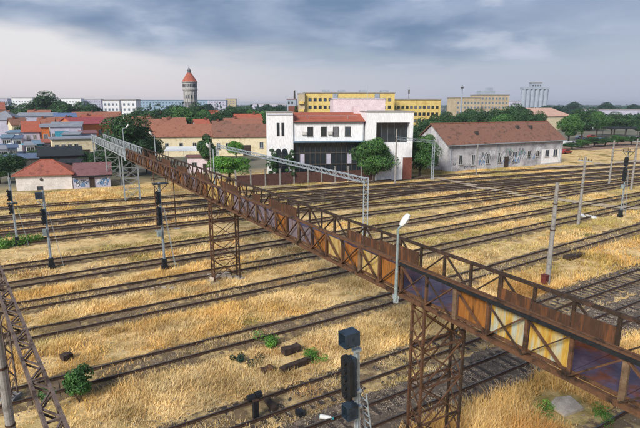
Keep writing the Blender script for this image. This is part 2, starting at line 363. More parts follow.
for ki, (key, pts) in enumerate(TRACKS):
    t, n = PATHS[key]
    tr = thing('railway_track', TLAB[key], 'railway track', (0, 0, 0), YARD, 'yard tracks')
    link('rail', rail_mesh(t, n, -0.7525), None, tr); link('rail', rail_mesh(t, n, 0.7525), None, tr)
    dark = key in 'bjkl'
    link('ballast', ballast_mesh(t[0] + 1, t[-1] - 1, (t, n), 1.55 if dark else 1.2, 0.078 if dark else 0.07, ki + 5, M['ballast_dark'] if key == 'b' else M['ballast_mid'] if dark else M['ballast_brown']), None, tr)
    if key == 'c': link('ballast', ballast_mesh(27, 150, (t, n), 1.7, 0.045, 77, M['ballast_dark']), None, tr)
    lo, hi = (2, 78) if key in 'bc' else ((-4, 42) if key == 'd' else (1, 0))
    st = np.arange(t[0] + 2, min(t[-1], 130) - 2, 0.64); rest = MB(); tilt = rng.normal(0, 0.015, len(st))
    for i, s in enumerate(st):
        nv = float(np.interp(s, t, n)); zj = float(rng.normal(0, 0.008)); 
        if key not in 'bc': zj -= 0.015
        if key == 'c' and s < 26: zj -= 0.02
        if lo < s < hi:
            o = link('sleeper', slp_d if key in 'bc' else slp_b, None, tr, (s, nv + float(rng.normal(0, 0.03)), zj), float(tilt[i]))
        else: rest.box(s - 0.125, s + 0.125, nv - 1.25, nv + 1.25, -0.06, 0.085 + zj)
    link('sleepers', rest, M['sleeper_b'], tr, kind='stuff')
    if key in 'abcdefgh':
        # loose ballast stones
        ns = {'a': 1500, 'b': 14000, 'c': 6000, 'd': 4500, 'e': 3500, 'f': 3000, 'g': 2500, 'h': 2500}[key]
        s = rng.uniform(4, 60, ns); o = rng.normal(0, 1.0 if key in 'abc' else 0.55, ns); nv = np.interp(s, t, n) + o
        r = rng.uniform(0.025, 0.06, ns); base = np.array([(1, 0, 0), (-.5, .87, 0), (-.5, -.87, 0), (0, 0, 1.)])
        tri = base[[0, 1, 3, 1, 2, 3, 2, 0, 3]]
        ang = rng.uniform(0, 6.28, ns); c, sn = np.cos(ang), np.sin(ang)
        V = np.zeros((ns, 9, 3)); V[:, :, 0] = tri[:, 0] * c[:, None] - tri[:, 1] * sn[:, None]; V[:, :, 1] = tri[:, 0] * sn[:, None] + tri[:, 1] * c[:, None]; V[:, :, 2] = tri[:, 2] * 0.8
        V *= r[:, None, None]; V += np.stack([s, nv, np.full(ns, 0.07)], -1)[:, None, :]
        link('ballast_stones', np_mesh('ballast_stones', V.reshape(-1, 3), 3, M['stone']), None, tr, kind='stuff')

# pale trodden crossing path over the far tracks
def strip(name, pts, half, z, matl, jitter=0.25, kind='structure'):
    p = [Vector(q) for q in pts]; V = []; F = []
    dense = []
    for a, b in zip(p, p[1:]):
        k = max(2, int((b - a).length / 1.5))
        for i in range(k): dense.append(a.lerp(b, i / k))
    dense.append(p[-1])
    for i, q in enumerate(dense):
        d = (dense[min(i + 1, len(dense) - 1)] - dense[max(i - 1, 0)]).normalized(); s = Vector((-d.y, d.x, 0))
        a = half + random.uniform(-jitter, jitter); b = half + random.uniform(-jitter, jitter)
        V += [tuple(q - s * a + Vector((0, 0, z))), tuple(q + s * b + Vector((0, 0, z)))]
        if i: F.append((2 * i - 2, 2 * i - 1, 2 * i + 1, 2 * i))
    m = bpy.data.meshes.new(name); m.from_pydata(V, [], F); m.update(); return link(name, m, matl, kind=kind)
M['path'] = mat('trodden_path', '#a8957c', '#8a7a66', 1.2, 0.95, c3='#b3a38b', coords='World', bump=0.2)
strip('crossing_path', [G(420, 176), G(440, 179), G(455, 182), G(486, 188.5), G(517, 194.6), G(560, 200), G(600, 205.5), G(640, 209)], 1.2, 0.10, M['path'], 0.45)
strip('fence_road', [G(236, 189), G(300, 185), G(360, 182), G(410, 179), G(450, 175.5), G(520, 170), G(580, 165), G(660, 160)], 2.2, 0.03, M['path'])
M['dirt'] = mat('reddish_dirt', '#8f7565', '#a58c78', 0.4, 0.95, c3='#7d6657', coords='World', bump=0.2)
strip('dirt_yard', [G(562, 148), G(600, 146), G(640, 143.5), G(700, 141)], 16, 0.02, M['dirt'], 1.5)

# ------------------------------------------------------------------ footbridge
BR = R(30.5); bdir = Vector((-math.sin(BR), math.cos(BR), 0)); bnor = Vector((math.cos(BR), math.sin(BR), 0))
def BP(l, s, z=0): return bnor * l + bdir * s + Vector((0, 0, z))
L0, L1, ZT, ZB = 12.8, 15.2, 8.7, 7.3
def tower(root, s, top, matl, half=0.35, brace=True, pair=True):
    tw = link('support_tower', None, None, root, (0, s, 0))
    xs = (L0 + 0.05, L1 - 0.05); ss_ = (-half, half) if pair else (0,)
    for x in xs:
        for y in ss_: link('leg', MB().bar((x, y, 0), (x, y, top), 0.10, 0.10), matl if x < 14 else M['rust_dark'] if matl is M['rust'] else matl, tw)
    nlev = 4; hs = [0.25 + (top - 0.45) * i / nlev for i in range(nlev + 1)]
    if brace:
        for i in range(nlev):
            for y in ss_:
                b = MB(); b.bar((xs[0], y, hs[i]), (xs[1], y, hs[i + 1]), 0.06, 0.04); b.bar((xs[1], y + 0.03, hs[i]), (xs[0], y + 0.03, hs[i + 1]), 0.07, 0.05); b.bar((xs[0], y, hs[i + 1]), (xs[1], y, hs[i + 1]), 0.08, 0.06)
                link('cross_brace', b, matl, tw)
            if pair:
                for x in xs:
                    b = MB()
                    for j in range(2):
                        za = hs[i] + (hs[i + 1] - hs[i]) * j / 2; zb = hs[i] + (hs[i + 1] - hs[i]) * (j + 1) / 2
                        b.bar((x, -half, za), (x, half, zb), 0.05, 0.04); b.bar((x + 0.02, half, za), (x + 0.02, -half, zb), 0.05, 0.04)
                    link('lattice', b, matl, tw)
    for x in xs: link('footing', MB().box(x - 0.35, x + 0.35, -half - 0.25, half + 0.25, -0.3, 0.06), M['concrete'], tw)
    return tw
def truss_side(root, x, s0, s1, step, matl, far):
    sgn = 1 if far else -1
    link('top_chord', MB().bar((x, s0, ZT), (x, s1, ZT), 0.13, 0.12), matl, root)
    link('bottom_chord', MB().bar((x, s0, ZB), (x, s1, ZB), 0.16, 0.16), matl, root)
    k = int(round((s1 - s0) / step))
    for i in range(k + 1):
        s = s0 + i * step; w = 0.11 if i % 4 else 0.17
        link('post', MB().bar((x, s, ZB + 0.08), (x, s, ZT - 0.07), w, 0.09), M['rust_pale'] if (i % 4 == 0 and matl is M['rust']) else matl, root)
        if i < k:
            a, b = (ZB + 0.08, ZT - 0.07) if i % 2 else (ZT - 0.07, ZB + 0.08)
            link('diagonal_brace', MB().bar((x + 0.05 * sgn, s, a), (x + 0.05 * sgn, s + step, b), 0.05, 0.09, up=(1, 0, 0)), matl, root)
            if not far and matl is M['rust'] and i % 3 != 1: link('diagonal_brace', MB().bar((x + 0.12 * sgn, s, b), (x + 0.12 * sgn, s + step, a), 0.04, 0.06, up=(1, 0, 0)), M['rust_dark'], root)
bridge = thing('footbridge', 'long rusty truss footbridge with patched side sheets crossing the rail yard', 'footbridge', (0, 0, 0), BR)
S0, S1, STEP = 0.1, 78.1, 1.5
truss_side(bridge, L0, S0, S1, STEP, M['rust'], False)
truss_side(bridge, L1, S0, S1, STEP, M['rust_dark'], True)
nb_ = int(round((S1 - S0) / STEP))
for i in range(nb_):
    a, b = S0 + i * STEP, S0 + (i + 1) * STEP; s = (a + b) / 2
    # deck plates
    link('deck_plate', MB().box(L0 + 0.1, L1 - 0.1, a + 0.01, b - 0.01, 7.44, 7.48), M['deck'], bridge)
    link('cross_beam', MB().bar((L0, a, 7.36), (L1, a, 7.36), 0.12, 0.14), M['rust_dark'], bridge)
    link('edge_angle', MB().box(L0 + 0.085, L0 + 0.11, a, b, 7.40, 7.52), M['rust'], bridge)
    # near side sheets
    key = None
    if 8.0 < s < 10.6: key = 'p_pale'
    elif 10.6 < s < 12.1: key = 'p_orange'
    elif 15.0 < s < 22: key = ('p_orange', 'p_yellow')[i % 2]
    elif 22 < s < 25.5: key = 'p_lilac'
    elif s >= 25.5: key = ('p_yellow', 'p_lilac', 'p_lilac', 'p_orange', 'p_yellow', 'p_lilac', 'p_orange')[(i * 3 + i // 4) % 7]
    if s > 42 and key: key = ('p_brown', 'p_lilac', 'p_orange', 'p_brown', 'p_lilac')[i % 5]
    if key:
        top = 8.52 if s < 13 else 8.42 + 0.12 * random.random()
        mid = a + STEP * random.uniform(0.42, 0.58)
        for u0, u1 in ((a + 0.02, mid - 0.004), (mid + 0.004, b - 0.02)):
            j0, j1, j2 = (random.uniform(-0.018, 0.018) for _ in range(3)); tz = top + random.uniform(-0.05, 0.03); xs_ = L0 + 0.135
            sh = MB(); V_ = [(xs_, u0, 7.5), (xs_, u1, 7.5), (xs_ + j1, u1, tz), (xs_ + j0, u0, tz - random.uniform(0, 0.04)), (xs_ + j2 + 0.02, (u0 + u1) / 2, 7.98)]
            V_ += [(p[0] + 0.012, p[1], p[2]) for p in V_]
            sh.add(V_, [(0, 4, 1), (1, 4, 2), (2, 4, 3), (3, 4, 0), (5, 6, 9), (6, 7, 9), (7, 8, 9), (8, 5, 9), (0, 1, 6, 5), (1, 2, 7, 6), (2, 3, 8, 7), (3, 0, 5, 8)])
            link('side_sheet', sh, M[key], bridge)
    fk = (8.3 < s < 12.3) or (16 < s < 23) or (28 < s < 33.5) or (s > 35 and i % 5 in (1, 2, 3))
    if fk:
        link('side_sheet', MB().box(L1 - 0.135, L1 - 0.115, a + 0.02, b - 0.02, 7.5, 8.1 + 0.3 * random.random()), M['p_brown'], bridge)
link('cable_duct', MB().box(L0 - 0.14, L0 - 0.09, 0.1, 15.1, 8.60, 8.72), M['black'], bridge)
link('top_rail_cap', MB().box(L0 + 0.03, L0 + 0.09, 0.1, 15.1, 8.775, 8.80), M['rust'], bridge)
for s, pr, m_ in ((14.05, True, M['rust']), (40.0, True, M['rust']), (61.0, False, M['rust'])):
    tower(bridge, s, 7.22, m_, pair=pr, brace=pr)
# newer grey span to the town side
grey = thing('footbridge_span', 'pale grey painted end span continuing the rusty footbridge toward the town', 'footbridge', (0, 0, 0), BR)
truss_side(grey, L0, 78.4, 120.4, 1.5, M['greypaint'], False)
truss_side(grey, L1, 78.4, 120.4, 1.5, M['greypaint'], True)
for i in range(28):
    a = 78.4 + i * 1.5
    link('deck_plate', MB().box(L0 + 0.1, L1 - 0.1, a + 0.01, a + 1.49, 7.44, 7.48), M['concrete'], grey)
    link('side_sheet', MB().box(L0 + 0.115, L0 + 0.135, a + 0.02, a + 1.48, 7.5, 8.45), M['greypaint'], grey)
for s in (83, 101, 119): tower(grey, s, 7.22, M['greypaint'])

# ------------------------------------------------------------------ lamps
def street_lamp(label, base, h, lean_dir, arm, pole_m, r=0.055):
    t = thing('street_lamp', label, 'lamp', base)
    link('pole', MB().tube((0, 0, 0), (0, 0, h * 0.45), r * 1.3, r * 1.2).tube((0, 0, h * 0.45), (0, 0, h), r, r * 0.8), pole_m, t)
    link('bracket', MB().box(-0.12, 0.12, -0.03, 0.16, 0.1, 0.25).box(-0.1, 0.1, -0.05, 0.05, -0.08, 0.08), M['galv'], t)
    d = Vector(lean_dir).normalized(); top = Vector((0, 0, h)); tip = top + d * arm + Vector((0, 0, 0.12))
    link('arm', MB().tube(top, tip, r * 0.7), pole_m, t)
    b = MB(); e = tip + d * 0.34 + Vector((0, 0, 0.45)); s = Vector((-d.y, d.x, 0))
    prof = [(0, 0.09, 0.10), (0.25, 0.16, 0.16), (0.7, 0.17, 0.17), (1.0, 0.10, 0.12)]
    vs = []; ax = (e - tip); u = ax.normalized().cross(s) * -1
    for k, w, hh in prof:
        c = tip + ax * k
        for j in range(8): a = j * math.pi / 4; vs.append(c + s * (w * math.cos(a)) + u * (hh * 0.75 * math.sin(a)))
    fs = [(i * 8 + j, i * 8 + (j + 1) % 8, (i + 1) * 8 + (j + 1) % 8, (i + 1) * 8 + j) for i in range(3) for j in range(8)] + [tuple(range(7, -1, -1)), tuple(range(24, 32))]
    b.add(vs, fs); link('lamp_head', b, M['white'], t)
    return t
street_lamp('white-headed lamp on a pale teal pole fixed to the rusty footbridge side', BP(12.66, 15.25, 7.0), 3.1, bdir * -0.2 + bnor, 0.12, M['teal'], 0.06)
street_lamp('small lamp where the grey span meets the rusty footbridge', BP(12.66, 78.6, 7.0), 4.6, bnor, 0.5, M['galv'])
street_lamp('lamp with arched arm behind the far rail of the footbridge, right of the big tree', BP(15.34, 70.5, 7.0), 3.9, -bnor, 0.3, M['galv'])
street_lamp('lamp post on the far rail of the footbridge before the cream station house', BP(15.34, 46.0, 7.0), 3.9, -bnor, 0.3, M['galv'])

# ------------------------------------------------------------------ signal masts
def signal_mast(label, base, h, style, tilt=(0, 0), ladder_side=1, scale=1.0):
    t = thing('signal_mast', label, 'railway signal', base, YARD)      # local -x is where the signal looks
    t.rotation_euler = (tilt[0], tilt[1], YARD)
    link('mast', MB().bar((-0.06, 0, 0.3), (-0.06, 0, h), 0.04, 0.10).bar((0.06, 0, 0.3), (0.06, 0, h), 0.04, 0.10).bar((0, 0, 0.3), (0, 0, h), 0.10, 0.02), M['galv'], t)
    link('footing', MB().box(-0.28, 0.28, -0.28, 0.28, -0.2, 0.35).box(-0.2, 0.2, -0.2, 0.2, 0.35, 1.0), M['black'], t)
    y0 = 0.1; lad = link('ladder', MB(), None, t) if False else link('ladder', None, None, t)
    lt = h * 0.72; xb, xt = 1.0 * ladder_side, 0.25 * ladder_side
    for y in (-0.18, 0.18): link('ladder_rail', MB().bar((xb, y, 0.0), (xt, y, lt), 0.045, 0.03), M['galv'], lad)
    rg = MB(); k = int(lt / 0.3)
    for i in range(1, k):
        f = i / k; x = xb + (xt - xb) * f; rg.bar((x, -0.18, lt * f), (x, 0.18, lt * f), 0.025)
    link('rungs', rg, M['galv'], lad)
    link('ladder_stay', MB().bar((xt, 0, lt), (0, 0, lt), 0.04), M['galv'], t)
    def head(z, hh, w, lenses, m_=M['black'], y=0.0, x=-0.32):
        hd = link('signal_head', None, None, t)
        poly = []
        for a in range(9): th = math.pi * a / 8; poly.append((math.cos(th) * w / 2, hh / 2 - w / 2 + math.sin(th) * w / 2))
        for a in range(9): th = math.pi + math.pi * a / 8; poly.append((math.cos(th) * w / 2, -hh / 2 + w / 2 + math.sin(th) * w / 2))
        n = len(poly); V = [(x, y + p, z + q) for p, q in poly] + [(x + 0.1, y + p, z + q) for p, q in poly]
        link('backboard', MB().add(V, [tuple(range(n)), tuple(range(2 * n - 1, n - 1, -1))] + [((i + 1) % n, i, n + i, n + (i + 1) % n) for i in range(n)]), m_, hd)
        link('case', MB().box(x + 0.1, x + 0.34, y - w * 0.3, y + w * 0.3, z - hh * 0.42, z + hh * 0.42), M['navy'], hd)
        for j in range(lenses):
            zz_ = z + hh * 0.36 - j * hh * 0.72 / max(1, lenses - 1)
            link('lens_hood', MB().tube((x + 0.005, y, zz_), (x - 0.09, y, zz_ - 0.01), 0.09, 0.1, 10), M['black'], hd)
        link('clamp', MB().box(x + 0.34, 0.0, y - 0.06, y + 0.06, z - 0.2, z - 0.1).box(x + 0.34, 0.0, y - 0.06, y + 0.06, z + 0.1, z + 0.2), M['galv'], hd)
    def hooded_box(z, sx_, sy_, sz_, x=-0.3, name='indicator_box'):
        hb = link(name, None, None, t)
        b = MB(); w = 0.025                      # open-fronted box
        b.box(x, x + sx_, -sy_ / 2, sy_ / 2, z, z + w).box(x, x + sx_, -sy_ / 2, sy_ / 2, z + sz_ - w, z + sz_).box(x, x + sx_, -sy_ / 2, -sy_ / 2 + w, z + w, z + sz_ - w).box(x, x + sx_, sy_ / 2 - w, sy_ / 2, z + w, z + sz_ - w).box(x + sx_ * 0.45, x + sx_, -sy_ / 2 + w, sy_ / 2 - w, z + w, z + sz_ - w)
        link('housing', b, M['navy'], hb)
        link('screen', MB().box(x + sx_ * 0.44, x + sx_ * 0.449, -sy_ / 2 + 0.06, sy_ / 2 - 0.06, z + 0.06, z + sz_ - 0.06), M['black'], hb)
        link('hinge', MB().box(x + sx_, x + sx_ + 0.05, -0.1, 0.1, z + 0.05, z + sz_ - 0.05), M['galv'], hb)
    if style == 'near':
        hooded_box(h - 0.3, 0.55, 0.44, 0.48, x=-0.56)
        head(h - 1.45, 1.65, 0.52, 5, y=0.0, x=-0.45)
        hooded_box(h - 2.95, 0.42, 0.38, 0.5, x=-0.5, name='lower_box')
        link('junction_box', MB().box(-0.3, -0.1, -0.15, 0.15, h - 4.0, h - 3.65), M['teal'], t)
        for z in (h - 0.6, h - 2.1, h - 2.7): link('clamp_band', MB().box(-0.14, 0.14, -0.1, 0.1, z, z + 0.09), M['galv'], t)
    elif style == 'platform':
        link('platform', MB().box(-0.55, 0.75, -0.45, 0.45, h - 0.15, h - 0.09).bar((-0.5, 0.4, h - 0.1), (-0.1, 0, h - 0.8), 0.05).bar((0.7, -0.4, h - 0.1), (0.1, 0, h - 0.8), 0.05), M['black'], t)
        rl = MB()
        for x, y in ((-0.5, -0.42), (-0.5, 0.42), (0.7, -0.42), (0.7, 0.42)): rl.bar((x, y, h - 0.1), (x, y, h + 0.35), 0.04)
        rl.bar((-0.5, -0.42, h + 0.33), (0.7, -0.42, h + 0.33), 0.04).bar((-0.5, 0.42, h + 0.33), (0.7, 0.42, h + 0.33), 0.04); link('guard_rail', rl, M['black'], t)
        head(h - 1.4, 1.3, 0.5, 3); head(h - 3.1, 1.9, 0.5, 4)
        link('junction_box', MB().box(-0.45, -0.1, -0.2, 0.2, h - 5.0, h - 4.5), M['teal'], t)
    elif style == 'arm':
        hooded_box(h - 0.75, 0.55, 0.5, 0.6, x=-0.65)
        head(h - 2.4, 1.6, 0.5, 4)
        link('junction_box', MB().box(-0.4, -0.1, -0.2, 0.2, h - 4.2, h - 3.6), M['teal'], t)
        link('bracket_arm', MB().bar((-0.6, 0, h - 0.95), (0.1, 0, h - 0.95), 0.06).bar((-0.55, 0, h - 0.95), (0, 0, h - 1.5), 0.04), M['galv'], t)
    else:
        head(h - 1.9, 1.3, 0.55, 3, y=0.1); head(h - 3.4, 1.1, 0.5, 3, y=0.1)
        link('top_spike', MB().bar((0, 0, h), (0, 0, h + 0.5), 0.05), M['galv'], t)
        link('platform', MB().box(-0.5, 0.5, -0.4, 0.4, h - 2.8, h - 2.74), M['black'], t)
    return t
signal_mast('leftmost slim grey signal mast with dark round-ended heads and ladder', G(18, 246), 7.5, 'heads')
signal_mast('grey signal mast with hooded box on top, second from the left', G(52, 268), 7.4, 'arm')
signal_mast('grey signal mast with black top platform left of the bridge tower', G(165, 269), 8.2, 'platform')
signal_mast('close signal mast with hooded navy box and dark oval board, bottom centre', G(362, 345, 7.3).xy.to_3d(), 7.75, 'near', tilt=(0.0, -0.03), ladder_side=1)
signal_mast('dark-headed signal mast at the right edge among the concrete poles', G(620, 217), 9.0, 'platform')

# ------------------------------------------------------------------ concrete poles
def pole(label, base, h, r0=0.2, r1=0.13, arm=None, box=None):
    t = thing('concrete_pole', label, 'pole', base, YARD)
    link('shaft', MB().tube((0, 0, -0.2), (0, 0, h), r0, r1, 12), M['concrete'], t)
    for z in (h * 0.55, h * 0.8): link('steel_band', MB().tube((0, 0, z), (0, 0, z + 0.08), r0 * 0.98, r0 * 0.97, 12), M['rail'], t)
    if arm:
        link('cross_arm', MB().bar((0, -arm, h - 0.5), (0, arm, h - 0.5), 0.09, 0.1), M['galv'], t)
        for y in (-arm * 0.9, -arm * 0.45, arm * 0.45, arm * 0.9): link('insulator', MB().lathe([(0.04, 0), (0.07, 0.05), (0.04, 0.1), (0.07, 0.15), (0.03, 0.22)], 8, (0, y, h - 0.45)), M['frame_d'], t)
    if box: link('relay_box', MB().box(-0.62, -0.2, -0.22, 0.22, 0.35, 1.05).box(-0.66, -0.18, -0.26, 0.26, 1.05, 1.09), M['red'], t)
    return t
pole('tall concrete pole with red box at its foot, right of the bridge', G(547, 286), 8.85, 0.22, 0.14, box=True)
pole('concrete pole with short crossarm, between the tall red-box pole and right signal', G(578, 225), 8.7, 0.2, 0.14, arm=0.9)
pole('slim far concrete pole left of the dark-headed right signal', G(609, 184), 8.4, 0.2, 0.14)
pole('slim far concrete pole at the right edge behind the signal', G(631, 190), 9.2, 0.2, 0.14, arm=0.8)
pole('grey pole with small crossarm before the brick corner of the white building', G(395, 184), 10.6, 0.17, 0.12)
pole('thin dark pole beside the small round tree near the cream station house', G(212, 189), 8.5, 0.12, 0.1)
pole('slim pole in front of the warehouse graffiti wall', G(476, 176), 7.0, 0.12, 0.1)
# thick pole bottom left under the lattice beam
pb = G(4, 330, 8.0); pole('thick grey pole in the bottom left corner under the lattice beam', (pb.x - 0.25, pb.y, 0), 8.3, 0.16, 0.13)

# ------------------------------------------------------------------ lattice portal beams
def lattice_beam(root, a, b, w, h, matl, bay=0.8, r=0.07):
    a = Vector(a); b = Vector(b); d = (b - a).normalized(); s = Vector((-d.y, d.x, 0)).normalized() * (w / 2); u = Vector((0, 0, h))
    for off, nm in ((s + u, 'top_chord'), (-s + u, 'top_chord'), (s, 'bottom_chord'), (-s, 'bottom_chord')): link(nm, MB().bar(a + off, b + off, r, r), matl, root)
    k = max(2, int((b - a).length / bay))
    top = MB(); bot = MB(); s1 = MB(); s2 = MB()
    for i in range(k):
        p = a.lerp(b, i / k); q = a.lerp(b, (i + 1) / k); f = 1 if i % 2 else -1
        top.bar(p + s * f + u, q - s * f + u, r * 0.55); bot.bar(p + s * f, q - s * f, r * 0.55)
        s1.bar(p + s + u * (f > 0), q + s + u * (f < 0), r * 0.55); s2.bar(p - s + u * (f > 0), q - s + u * (f < 0), r * 0.55)
        if i % 3 == 0: top.bar(p + s + u, p - s + u, r * 0.7)
    for m_, nm in ((top, 'top_lacing'), (bot, 'bottom_lacing'), (s1, 'side_lacing'), (s2, 'side_lacing')): link(nm, m_, matl, root)
def lattice_post(root, p, h, w, matl):
    p = Vector(p); r = 0.07; ws = [(-w, -w), (w, -w), (w, w), (-w, w)]
    for x, y in ws: link('post_angle', MB().bar(p + Vector((x, y, 0)), p + Vector((x, y, h)), r), matl, root)
    k = int(h / 0.6); b = MB()
    for i in range(k):
        for j in range(4):
            x, y = ws[j]; x2, y2 = ws[(j + 1) % 4]; z0 = h * i / k; z1 = h * (i + 1) / k
            if (i + j) % 2: z0, z1 = z1, z0
            b.bar(p + Vector((x, y, z0)), p + Vector((x2, y2, z1)), r * 0.55)
    link('post_lacing', b, matl, root)
    link('footing', MB().box(p.x - 0.4, p.x + 0.4, p.y - 0.4, p.y + 0.4, -0.2, 0.3), M['concrete'], root)
g1 = Vector((5.1, 54.6, 0)); g2 = G(217, 145.0, 7.0).xy.to_3d()
pt = thing('portal_gantry', 'grey lattice portal beam on a square lattice post crossing the tracks before the white building', 'gantry', g1)
lattice_beam(pt, (0, 0, 6.6), (g2 - g1) + Vector((0, 0, 6.6)), 0.45, 0.5, M['galv'], 0.9, 0.065); lattice_post(pt, (0, 0, 0), 7.15, 0.24, M['galv']); lattice_post(pt, g2 - g1, 6.6, 0.24, M['galv'])
# near left beam
pa, pc = G(22.5, 344, 8.3), G(55.5, 428, 8.3); dd = (pa - pc).normalized()
gb = pc - dd * 8
pt2 = thing('portal_gantry', 'close rusty grey lattice beam slanting through the bottom left corner', 'gantry', gb.xy.to_3d())
M['beam'] = mat('weathered_beam_paint', '#5f5049', '#3d2f28', 2.0, 0.85, c3='#6d5e56')
far_end = G(-6, 262, 8.3) + dd * 3
lattice_beam(pt2, (0, 0, 8.1), (far_end - gb).xy.to_3d() + Vector((0, 0, 8.1)), 0.36, 0.12, M['beam'], 0.7, 0.075)
lattice_post(pt2, (far_end - gb).xy.to_3d(), 8.05, 0.26, M['beam'])
e0 = G(395, 184); e1 = Vector((XA(434, 101), 101, 0))
pt3 = thing('signal_boom', 'short grey lattice boom reaching from a pole toward the warehouse gable', 'gantry', e0)
lattice_beam(pt3, (0, 0, 8.6), (e1 - e0) + Vector((0, 0, 7.5)), 0.5, 0.5, M['galv'], 0.9, 0.08)
lattice_post(pt3, e1 - e0, 7.5, 0.2, M['galv'])

# ------------------------------------------------------------------ buildings
WCACHE = {}; PVC = {}; SLC = {}
def PANEVAR(m, k):
    if k[3] != 'glass' or random.random() < 0.6: return m
    c = random.choice(('curtain', 'glass_pale'))
    if (k, c) not in PVC: x = m.copy(); x.materials.clear(); x.materials.append(M[c]); PVC[(k, c)] = x
    return PVC[(k, c)]
def SILL(w):
    k = round(w, 2)
    if k not in SLC: SLC[k] = MB().box(-w / 2 - 0.1, w / 2 + 0.1, -0.2, 0.0, -0.09, -0.01).mesh('sill'); SLC[k].materials.append(M['concrete'])
    return SLC[k]
M['curtain'] = mat('curtained_glass', '#77777a', '#5a5b60', 1.5, 0.25, spec=0.5); M['glass_pale'] = mat('sky_lit_glass', '#3f4a55', '#323b45', 1, 0.1, spec=0.5)
def window(parent, x, z, w, h, y=0.0, face='front', frame='frame', pane='glass', depth=0.06, name='window', bars=1):
    """a framed window on a wall face of the local building; face: front (y=0 looking -y) or left (x=0 looking -x) or right"""
    k = (round(w, 2), round(h, 2), frame, pane, bars)
    if k not in WCACHE:
        f = 0.09; b = MB()
        b.box(-w / 2, w / 2, -depth, 0.0, 0, f).box(-w / 2, w / 2, -depth, 0.0, h - f, h).box(-w / 2, -w / 2 + f, -depth, 0.0, f, h - f).box(w / 2 - f, w / 2, -depth, 0.0, f, h - f)
        for j in range(bars): xx = -w / 2 + w * (j + 1) / (bars + 1); b.box(xx - 0.03, xx + 0.03, -depth + 0.01, 0.0, f, h - f)
        fm = b.mesh('window'); fm.materials.append(M[frame])
        gm_ = MB().box(-w / 2 + f, w / 2 - f, -0.02, -0.002, f, h - f).mesh('pane'); gm_.materials.append(M[pane])
        WCACHE[k] = (fm, gm_)
    fm, gm_ = WCACHE[k]
    o = link(name, fm, None, parent)
    if face == 'front': o.location = (x, y, z)
    elif face == 'left': o.location = (y, x, z); o.rotation_euler = (0, 0, -math.pi / 2)
    else: o.location = (y, x, z); o.rotation_euler = (0, 0, math.pi / 2)
    link('pane', PANEVAR(gm_, k), None, o)
    if pane == 'glass' and w > 0.7 and name == 'window' and parent.get('category') in ('building', 'warehouse', 'station house', 'house') and parent.location.y < 160:
        link('sill', SILL(w), None, o)
    return o
def roof_gable(L, D, ze, rh, ov=0.4, th=0.18, x0=0.0):
    b = MB(); poly = [(-ov, ze - ov * rh / (D / 2)), (D / 2, ze + rh), (D + ov, ze - ov * rh / (D / 2)), (D + ov, ze - ov * rh / (D / 2) + th), (D / 2, ze + rh + th), (-ov, ze - ov * rh / (D / 2) + th)]
    n = 6; V = [(x0 - ov, y, z) for y, z in poly] + [(x0 + L + ov, y, z) for y, z in poly]
    return b.add(V, [(0, 1, 4, 5), (1, 2, 3, 4), (6, 11, 10, 7), (7, 10, 9, 8)] + [((i + 1) % n, i, n + i, n + (i + 1) % n) for i in range(n)])
def roof_hip(L, D, ze, rh, ov=0.4, x0=0.0, y0=0.0, inset=None):
    i = inset if inset is not None else D / 2
    V = [(x0 - ov, y0 - ov, ze), (x0 + L + ov, y0 - ov, ze), (x0 + L + ov, y0 + D + ov, ze), (x0 - ov, y0 + D + ov, ze), (x0 + i, y0 + D / 2, ze + rh), (x0 + L - i, y0 + D / 2, ze + rh),
         (x0 - ov, y0 - ov, ze - 0.15), (x0 + L + ov, y0 - ov, ze - 0.15), (x0 + L + ov, y0 + D + ov, ze - 0.15), (x0 - ov, y0 + D + ov, ze - 0.15)]
    return MB().add(V, [(0, 1, 5, 4), (1, 2, 5), (2, 3, 4, 5), (3, 0, 4), (0, 6, 7, 1), (1, 7, 8, 2), (2, 8, 9, 3), (3, 9, 6, 0), (6, 9, 8, 7)])
def gable_wall(L, D, ze, rh):
    b = MB(); V = [(0, 0, -0.3), (L, 0, -0.3), (L, D, -0.3), (0, D, -0.3), (0, 0, ze), (L, 0, ze), (L, D, ze), (0, D, ze), (0, D / 2, ze + rh), (L, D / 2, ze + rh)]
    return b.add(V, [(0, 1, 5, 4), (2, 3, 7, 6), (1, 2, 6, 9, 5), (3, 0, 4, 8, 7), (0, 3, 2, 1), (4, 5, 9, 8), (6, 7, 8, 9)])
def place(px0, Y0, px1, Y1):
    a = Vector((XA(px0, Y0), Y0, 0)); b = Vector((XA(px1, Y1), Y1, 0)); d = b - a
    return a, math.atan2(d.y, d.x), d.length
